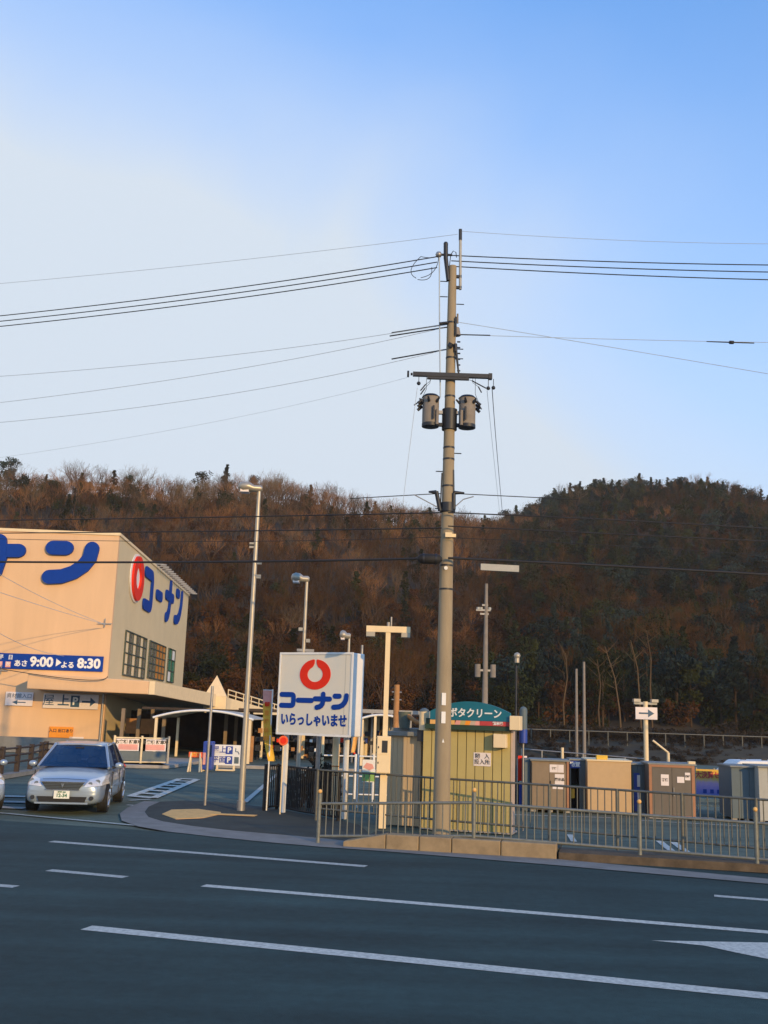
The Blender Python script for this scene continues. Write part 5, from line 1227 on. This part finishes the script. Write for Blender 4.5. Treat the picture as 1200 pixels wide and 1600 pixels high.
# ------------------------------------------------------------------ TREES
rt = random.Random(11)
def bare_tree(seed, H=9.0, levels=5, spread=.55, mats=('bark', 'twig'), dense=1.0):
    r = random.Random(seed); mb = MB(); ends = []
    def branch(p, d, ln, rad, lv):
        n = 2; pts = [p]; q = p.copy(); dd = d.copy()
        for i in range(n):
            dd = (dd+Vector((r.uniform(-.18, .18), r.uniform(-.18, .18), r.uniform(-.02, .14)))).normalized(); q = q+dd*ln/n; pts.append(q.copy())
        mb.tube(pts, [rad, rad*.8, rad*.6], 4 if lv < 2 else 3, 0 if lv < 3 else 1, caps=False)
        if lv >= levels: ends.append(q); return
        k = (3 if lv < 3 else 3) if r.random() < dense else 2
        if lv == 0: k = 4
        for i in range(k):
            a = r.uniform(0, 6.28) if lv else 6.28*i/k+r.uniform(-.4, .4); s = spread*r.uniform(.6, 1.25)
            u = dd.orthogonal().normalized(); v = dd.cross(u); nd = (dd+(u*math.cos(a)+v*math.sin(a))*s+Vector((0, 0, .12))).normalized()
            st0 = pts[-1] if (lv == 0 and i < 2) or r.random() < .5 else pts[1].lerp(pts[2], r.uniform(.2, .9))
            branch(st0, nd, ln*r.uniform(.58, .78), rad*.55, lv+1)
    branch(Vector((0, 0, 0)), Vector((r.uniform(-.08, .08), r.uniform(-.08, .08), 1)).normalized(), H*.36, H*.014, 0)
    return mb.mesh('bare_tree', [M[mats[0]], M[mats[1]]]), ends
def leaf_quads(mb, c, rad, n, s, r, mi=1, sz=1.0):
    for i in range(n):
        while True:
            p = Vector((r.uniform(-1, 1), r.uniform(-1, 1), r.uniform(-1, 1)))
            if p.length < 1: break
        p = Vector((p.x*rad, p.y*rad, p.z*rad*sz))+Vector(c)
        u = Vector((r.uniform(-1, 1), r.uniform(-1, 1), r.uniform(-1, 1))).normalized(); v = u.orthogonal().normalized(); w = s*r.uniform(.6, 1.3)
        mb.add([p-u*w-v*w*.5, p+u*w-v*w*.3, p+u*w*.6+v*w*.6, p-u*w*.7+v*w*.5], [(0, 1, 2, 3)], mi)
def leafy_tree(seed, H=8.0, m='evergreen', conifer=False, n=900, s=.17):
    r = random.Random(seed); mb = MB()
    mb.tube([(0, 0, 0), (r.uniform(-.2, .2), r.uniform(-.2, .2), H*.5), (0, 0, H*.92)], [H*.016, H*.011, H*.003], 5, 0)
    k = 16 if conifer else 13
    for i in range(k):
        f = i/(k-1)
        if conifer: z = H*(.28+.68*f); rr = H*.20*(1.05-f); a = r.uniform(0, 6.28); o = rr*.7; c = (o*math.cos(a), o*math.sin(a), z); rad = H*.085*(1.25-f*.8)
        else: z = H*(.42+.5*r.random()); o = H*.22*r.random()**.5*math.sin(math.pi*min(1, max(.15, (z/H-.3)/.72))); a = r.uniform(0, 6.28); c = (o*math.cos(a), o*math.sin(a), z); rad = H*r.uniform(.09, .16)
        mb.tube([(0, 0, z*.8), c], [H*.005, H*.002], 3, 0, caps=False); leaf_quads(mb, c, rad, n//k, s, r, 1, .7)
    return mb.mesh('leafy_tree', [M['bark'], M[m]])
def bush(seed, m, n=260, Hh=1.8):
    r = random.Random(seed); mb = MB()
    for i in range(6):
        c = (r.uniform(-.9, .9), r.uniform(-.9, .9), r.uniform(.3, Hh*.7)); leaf_quads(mb, c, r.uniform(.5, .9), n//6, .13, r, 1)
        mb.tube([(c[0]*.3, c[1]*.3, 0), c], .02, 3, 0, caps=False)
    return mb.mesh('bush', [M['bark'], M[m]])
BARE = [bare_tree(s, 8.5+s % 3, 5, .5+.06*(s % 3), ('bark', ('twig', 'twig', 'twiggrey')[s % 3] if s < 3 else 'twigdark'))[0] for s in range(6)]
EVER = [leafy_tree(40+s, 8+s % 2*1.5) for s in range(3)]+[leafy_tree(50+s, 9, 'evergreen', True) for s in range(2)]
RUST = [leafy_tree(60+s, 6.5, 'rust', False, 700, .14) for s in range(3)]
PINE = [leafy_tree(70+s, 9.5, 'pineblue', s == 1, 1100, .2) for s in range(3)]
BUSH = [bush(80, 'undergrowth'), bush(81, 'rust'), bush(82, 'evergreen')]

hp = g(482, 1262)
hb = bpy.data.objects.new('low_shrub', bush(95, 'undergrowth', 900, 1.5)); S.collection.objects.link(hb); hb.location = hp; hb.scale = (.50, .3, .75); tag(hb, 'dark low shrub behind the black fence under the store sign', 'shrub')
# far-off wood as one mass: points on the hill, geometry nodes instance the tree kinds on them
wood_col = bpy.data.collections.new('wood_kinds')
kinds = BARE+EVER+RUST+BUSH+PINE[:2]
for i, me in enumerate(kinds): wood_col.objects.link(bpy.data.objects.new('kind_%02d' % i, me))
nB, nE, nR, nU = len(BARE), len(EVER), len(RUST), len(BUSH)
pts = []; idx = []; scl = []
import mathutils.noise as MN
Y = 94.0
while Y < 355:
    step = 2.45+Y*.0036
    halfpx = 600
    x = -Y*.52
    while x < Y*.52:
        X = x+rt.uniform(-.45, .45)*step; YY = Y+rt.uniform(-.45, .45)*step; x += step
        px = 600+FPX*X/YY; D = lerp_tab(DIST, px)
        if YY > D+14: continue
        h = hill_h(px, YY)
        if h <= 0.05 and YY > 96: continue
        if h <= .05: continue
        s = (YY-95)/(D-95)
        if 860 < px < 1400 and YY < 104: continue
        patch = MN.noise(Vector((X*.022, YY*.022, 3.1))); patch2 = MN.noise(Vector((X*.05, YY*.05, 9.7)))
        ever = .07+max(0, patch)*.7
        if px > 760: ever += .14
        if px > 800 and s > .45: ever += .30
        if px > 820 and s < .45: ever += .18
        rust = .16+max(0, patch2)*.5+(.25 if s < .35 and px < 880 else 0)-(.2 if s > .75 else 0)
        u = rt.random()
        if u < ever: k = (nB+nE+nR+nU+rt.randrange(2)) if px > 790 and rt.random() < .35 else nB+rt.randrange(nE)
        elif u < ever+rust: k = nB+nE+rt.randrange(nR)
        else: k = rt.randrange(3)+(0 if s+patch2*.5+(.0 if px < 760 else -.30) > .42 else 3)
        pts.append((X, YY, h-.2)); idx.append(k); scl.append(rt.uniform(.58, .98)*(.82 if s > .9 else 1))
        if (s < .5 and rt.random() < .7) or (s > .82 and rt.random() < .9): pts.append((X+rt.uniform(-1.5, 1.5), YY+rt.uniform(-1.5, 1.5), h-.1)); idx.append(nB+nE+nR+rt.randrange(nU)); scl.append(rt.uniform(.7, 1.6))
    Y += step*.86
for i in range(1500):
    YY = rt.uniform(66, 96); X = rt.uniform(.02, .62)*YY
    pts.append((X, YY, max(0, 1.2-max(0, 73-YY)*.2)-.1)); idx.append(nB+nE+nR); scl.append(rt.uniform(.25, .6)*(.5 if YY < 74 else 1))
pm = bpy.data.meshes.new('wood_points'); pm.from_pydata(pts, [], [])
at1 = pm.attributes.new('kind_index', 'INT', 'POINT'); at1.data.foreach_set('value', idx)
at2 = pm.attributes.new('tree_scale', 'FLOAT', 'POINT'); at2.data.foreach_set('value', scl)
at3 = pm.attributes.new('turn', 'FLOAT', 'POINT'); at3.data.foreach_set('value', [rt.uniform(0, 6.28) for _ in pts])
wood = bpy.data.objects.new('forest', pm); S.collection.objects.link(wood); tag(wood, 'brown winter forest covering both hills', 'forest', None, 'stuff')
ng = bpy.data.node_groups.new('plant_wood', 'GeometryNodeTree')
ng.interface.new_socket('Geometry', in_out='INPUT', socket_type='NodeSocketGeometry'); ng.interface.new_socket('Geometry', in_out='OUTPUT', socket_type='NodeSocketGeometry')
def gn(t): return ng.nodes.new(t)
gi, go, iop, ci = gn('NodeGroupInput'), gn('NodeGroupOutput'), gn('GeometryNodeInstanceOnPoints'), gn('GeometryNodeCollectionInfo')
ci.inputs['Collection'].default_value = wood_col; ci.inputs['Separate Children'].default_value = True; ci.inputs['Reset Children'].default_value = True
a1, a2, a3, cx_, m2p = gn('GeometryNodeInputNamedAttribute'), gn('GeometryNodeInputNamedAttribute'), gn('GeometryNodeInputNamedAttribute'), gn('ShaderNodeCombineXYZ'), gn('GeometryNodeMeshToPoints')
a1.data_type = 'INT'; a1.inputs['Name'].default_value = 'kind_index'; a2.data_type = 'FLOAT'; a2.inputs['Name'].default_value = 'tree_scale'; a3.data_type = 'FLOAT'; a3.inputs['Name'].default_value = 'turn'
lk = ng.links.new
lk(gi.outputs[0], m2p.inputs[0]); lk(m2p.outputs[0], iop.inputs['Points']); lk(ci.outputs[0], iop.inputs['Instance']); iop.inputs['Pick Instance'].default_value = True
lk(a1.outputs[0], iop.inputs['Instance Index']); lk(a2.outputs[0], iop.inputs['Scale']); lk(a3.outputs[0], cx_.inputs['Z']); lk(cx_.outputs[0], iop.inputs['Rotation'])
lk(iop.outputs[0], go.inputs[0])
md = wood.modifiers.new('plant', 'NODES'); md.node_group = ng
print('wood points', len(pts))

# trees one can tell apart: the skyline
def tree(me, name, label, px, pytop, Y, Hm, group=None, cat='tree'):
    hgt = hill_h(px, Y); p = at(px, pytop, Y)
    o = bpy.data.objects.new(name, me); S.collection.objects.link(o)
    zt = p.z; s = (zt-hgt+.3)/Hm
    o.location = (p.x, Y, hgt-.3); o.scale = (s, s, s); o.rotation_euler = (0, 0, rt.uniform(0, 6.28)); return tag(o, label, cat, group)
tree(PINE[0], 'evergreen_tree', 'rounded dark evergreen tree at the left end of the ridge', 15, 712, 224, 9.3)
tree(leafy_tree(91, 9, 'evergreen', False, 1000, .16), 'evergreen_tree', 'dark rounded tree left of the pointed ridge tree', 318, 735, 226, 8.7)
tree(PINE[1], 'pine_tree', 'dark pointed tree highest on the ridge left of the lamp head', 356, 727, 228, 9.2)
tree(PINE[2], 'evergreen_tree', 'small dark round tree just above the lamp head', 398, 744, 230, 9.2)
big = bare_tree(200, 10, 6, .62, ('bark', 'twiggrey'))[0]
tree(big, 'bare_tree', 'bare grey tree with wide fan crown right of the lamp head', 438, 734, 226, 10.5)
tree(bare_tree(201, 9, 5, .55, ('bark', 'twiggrey'))[0], 'bare_tree', 'smaller bare tree on the ridge right of the fan crowned one', 487, 752, 228, 9.5)
for i, (px, py) in enumerate(((793, 794), (806, 790), (822, 793))):
    tree(PINE[i], 'pine_tree', ('leftmost', 'middle', 'rightmost')[i]+' of three small dark pines in the saddle right of the pole', px, py, 300, 9.3)
tree(PINE[0], 'pine_tree', 'dark tree where the right hill meets the sky at its left shoulder', 858, 776, 318, 9.3)
for i in range(64):
    px = -30+i*19.8+rt.uniform(-7, 7)
    if abs(px-438) < 25 or abs(px-15) < 16 or abs(px-356) < 14: continue
    dark = (px > 840 and rt.random() < .55) or rt.random() < .18
    D = lerp_tab(DIST, px)-rt.uniform(-3, 6)
    me = rt.choice(PINE+EVER) if dark else rt.choice(BARE)
    tree(me, 'ridge_tree', 'dark evergreen tree among those lining the ridge' if dark else 'bare brown tree among those lining the ridge', px, crest_px(px)+rt.uniform(-4, 8), D, 9.0, 'dark trees along the ridge' if dark else 'bare trees along the ridge')
# pale slender trunks leaning at the foot of the wood
for i, (x0, y0, x1, y1, lb) in enumerate(((968, 1110, 945, 1010, 'slanting'), (935, 1110, 933, 1030, 'upright'), (999, 1090, 985, 1000, 'thin leaning'), (1016, 1075, 1010, 985, 'tall faint'), (880, 1100, 884, 1020, 'short'))):
    Y = 96.5; A = at(x0, y0, Y); B = at(x1, y1, Y); C0 = Vector((A.x+.2, Y, hill_h(x0, Y)-.1))
    mb = MB().tube([C0, A.lerp(C0, .3), A, A.lerp(B, .5)+Vector((.25, 0, 0)), B], [.10, .09, .08, .06, .03], 6)
    for k in range(9):
        q0 = A.lerp(B, rt.uniform(.3, 1)); mb.tube([q0, q0+Vector((rt.uniform(-1.3, 1.3), rt.uniform(-.5, .5), rt.uniform(.4, 1.5)))], [.03, .01], 4)
    tag(obj('slender_tree', mb, M['twiggrey']), lb+' slender pale trunk at the foot of the wood right of the booth', 'tree')
bpy.context.view_layer.update()

# thin evening haze over the valley
hm = MB().box(-520, 520, -4, 420, -1.2, 95)
hz = obj('haze', hm, M['white']); tag(hz, kind='stuff')
hmat = bpy.data.materials.new('haze_air'); hmat.use_nodes = True; hn = hmat.node_tree; hn.nodes.clear()
ho_ = hn.nodes.new('ShaderNodeOutputMaterial'); hv = hn.nodes.new('ShaderNodeVolumePrincipled'); hv.inputs['Density'].default_value = .00022; hv.inputs['Color'].default_value = (.92, .89, .84, 1); hv.inputs['Anisotropy'].default_value = 0
hn.links.new(hv.outputs[0], ho_.inputs['Volume']); hz.data.materials.clear(); hz.data.materials.append(hmat)
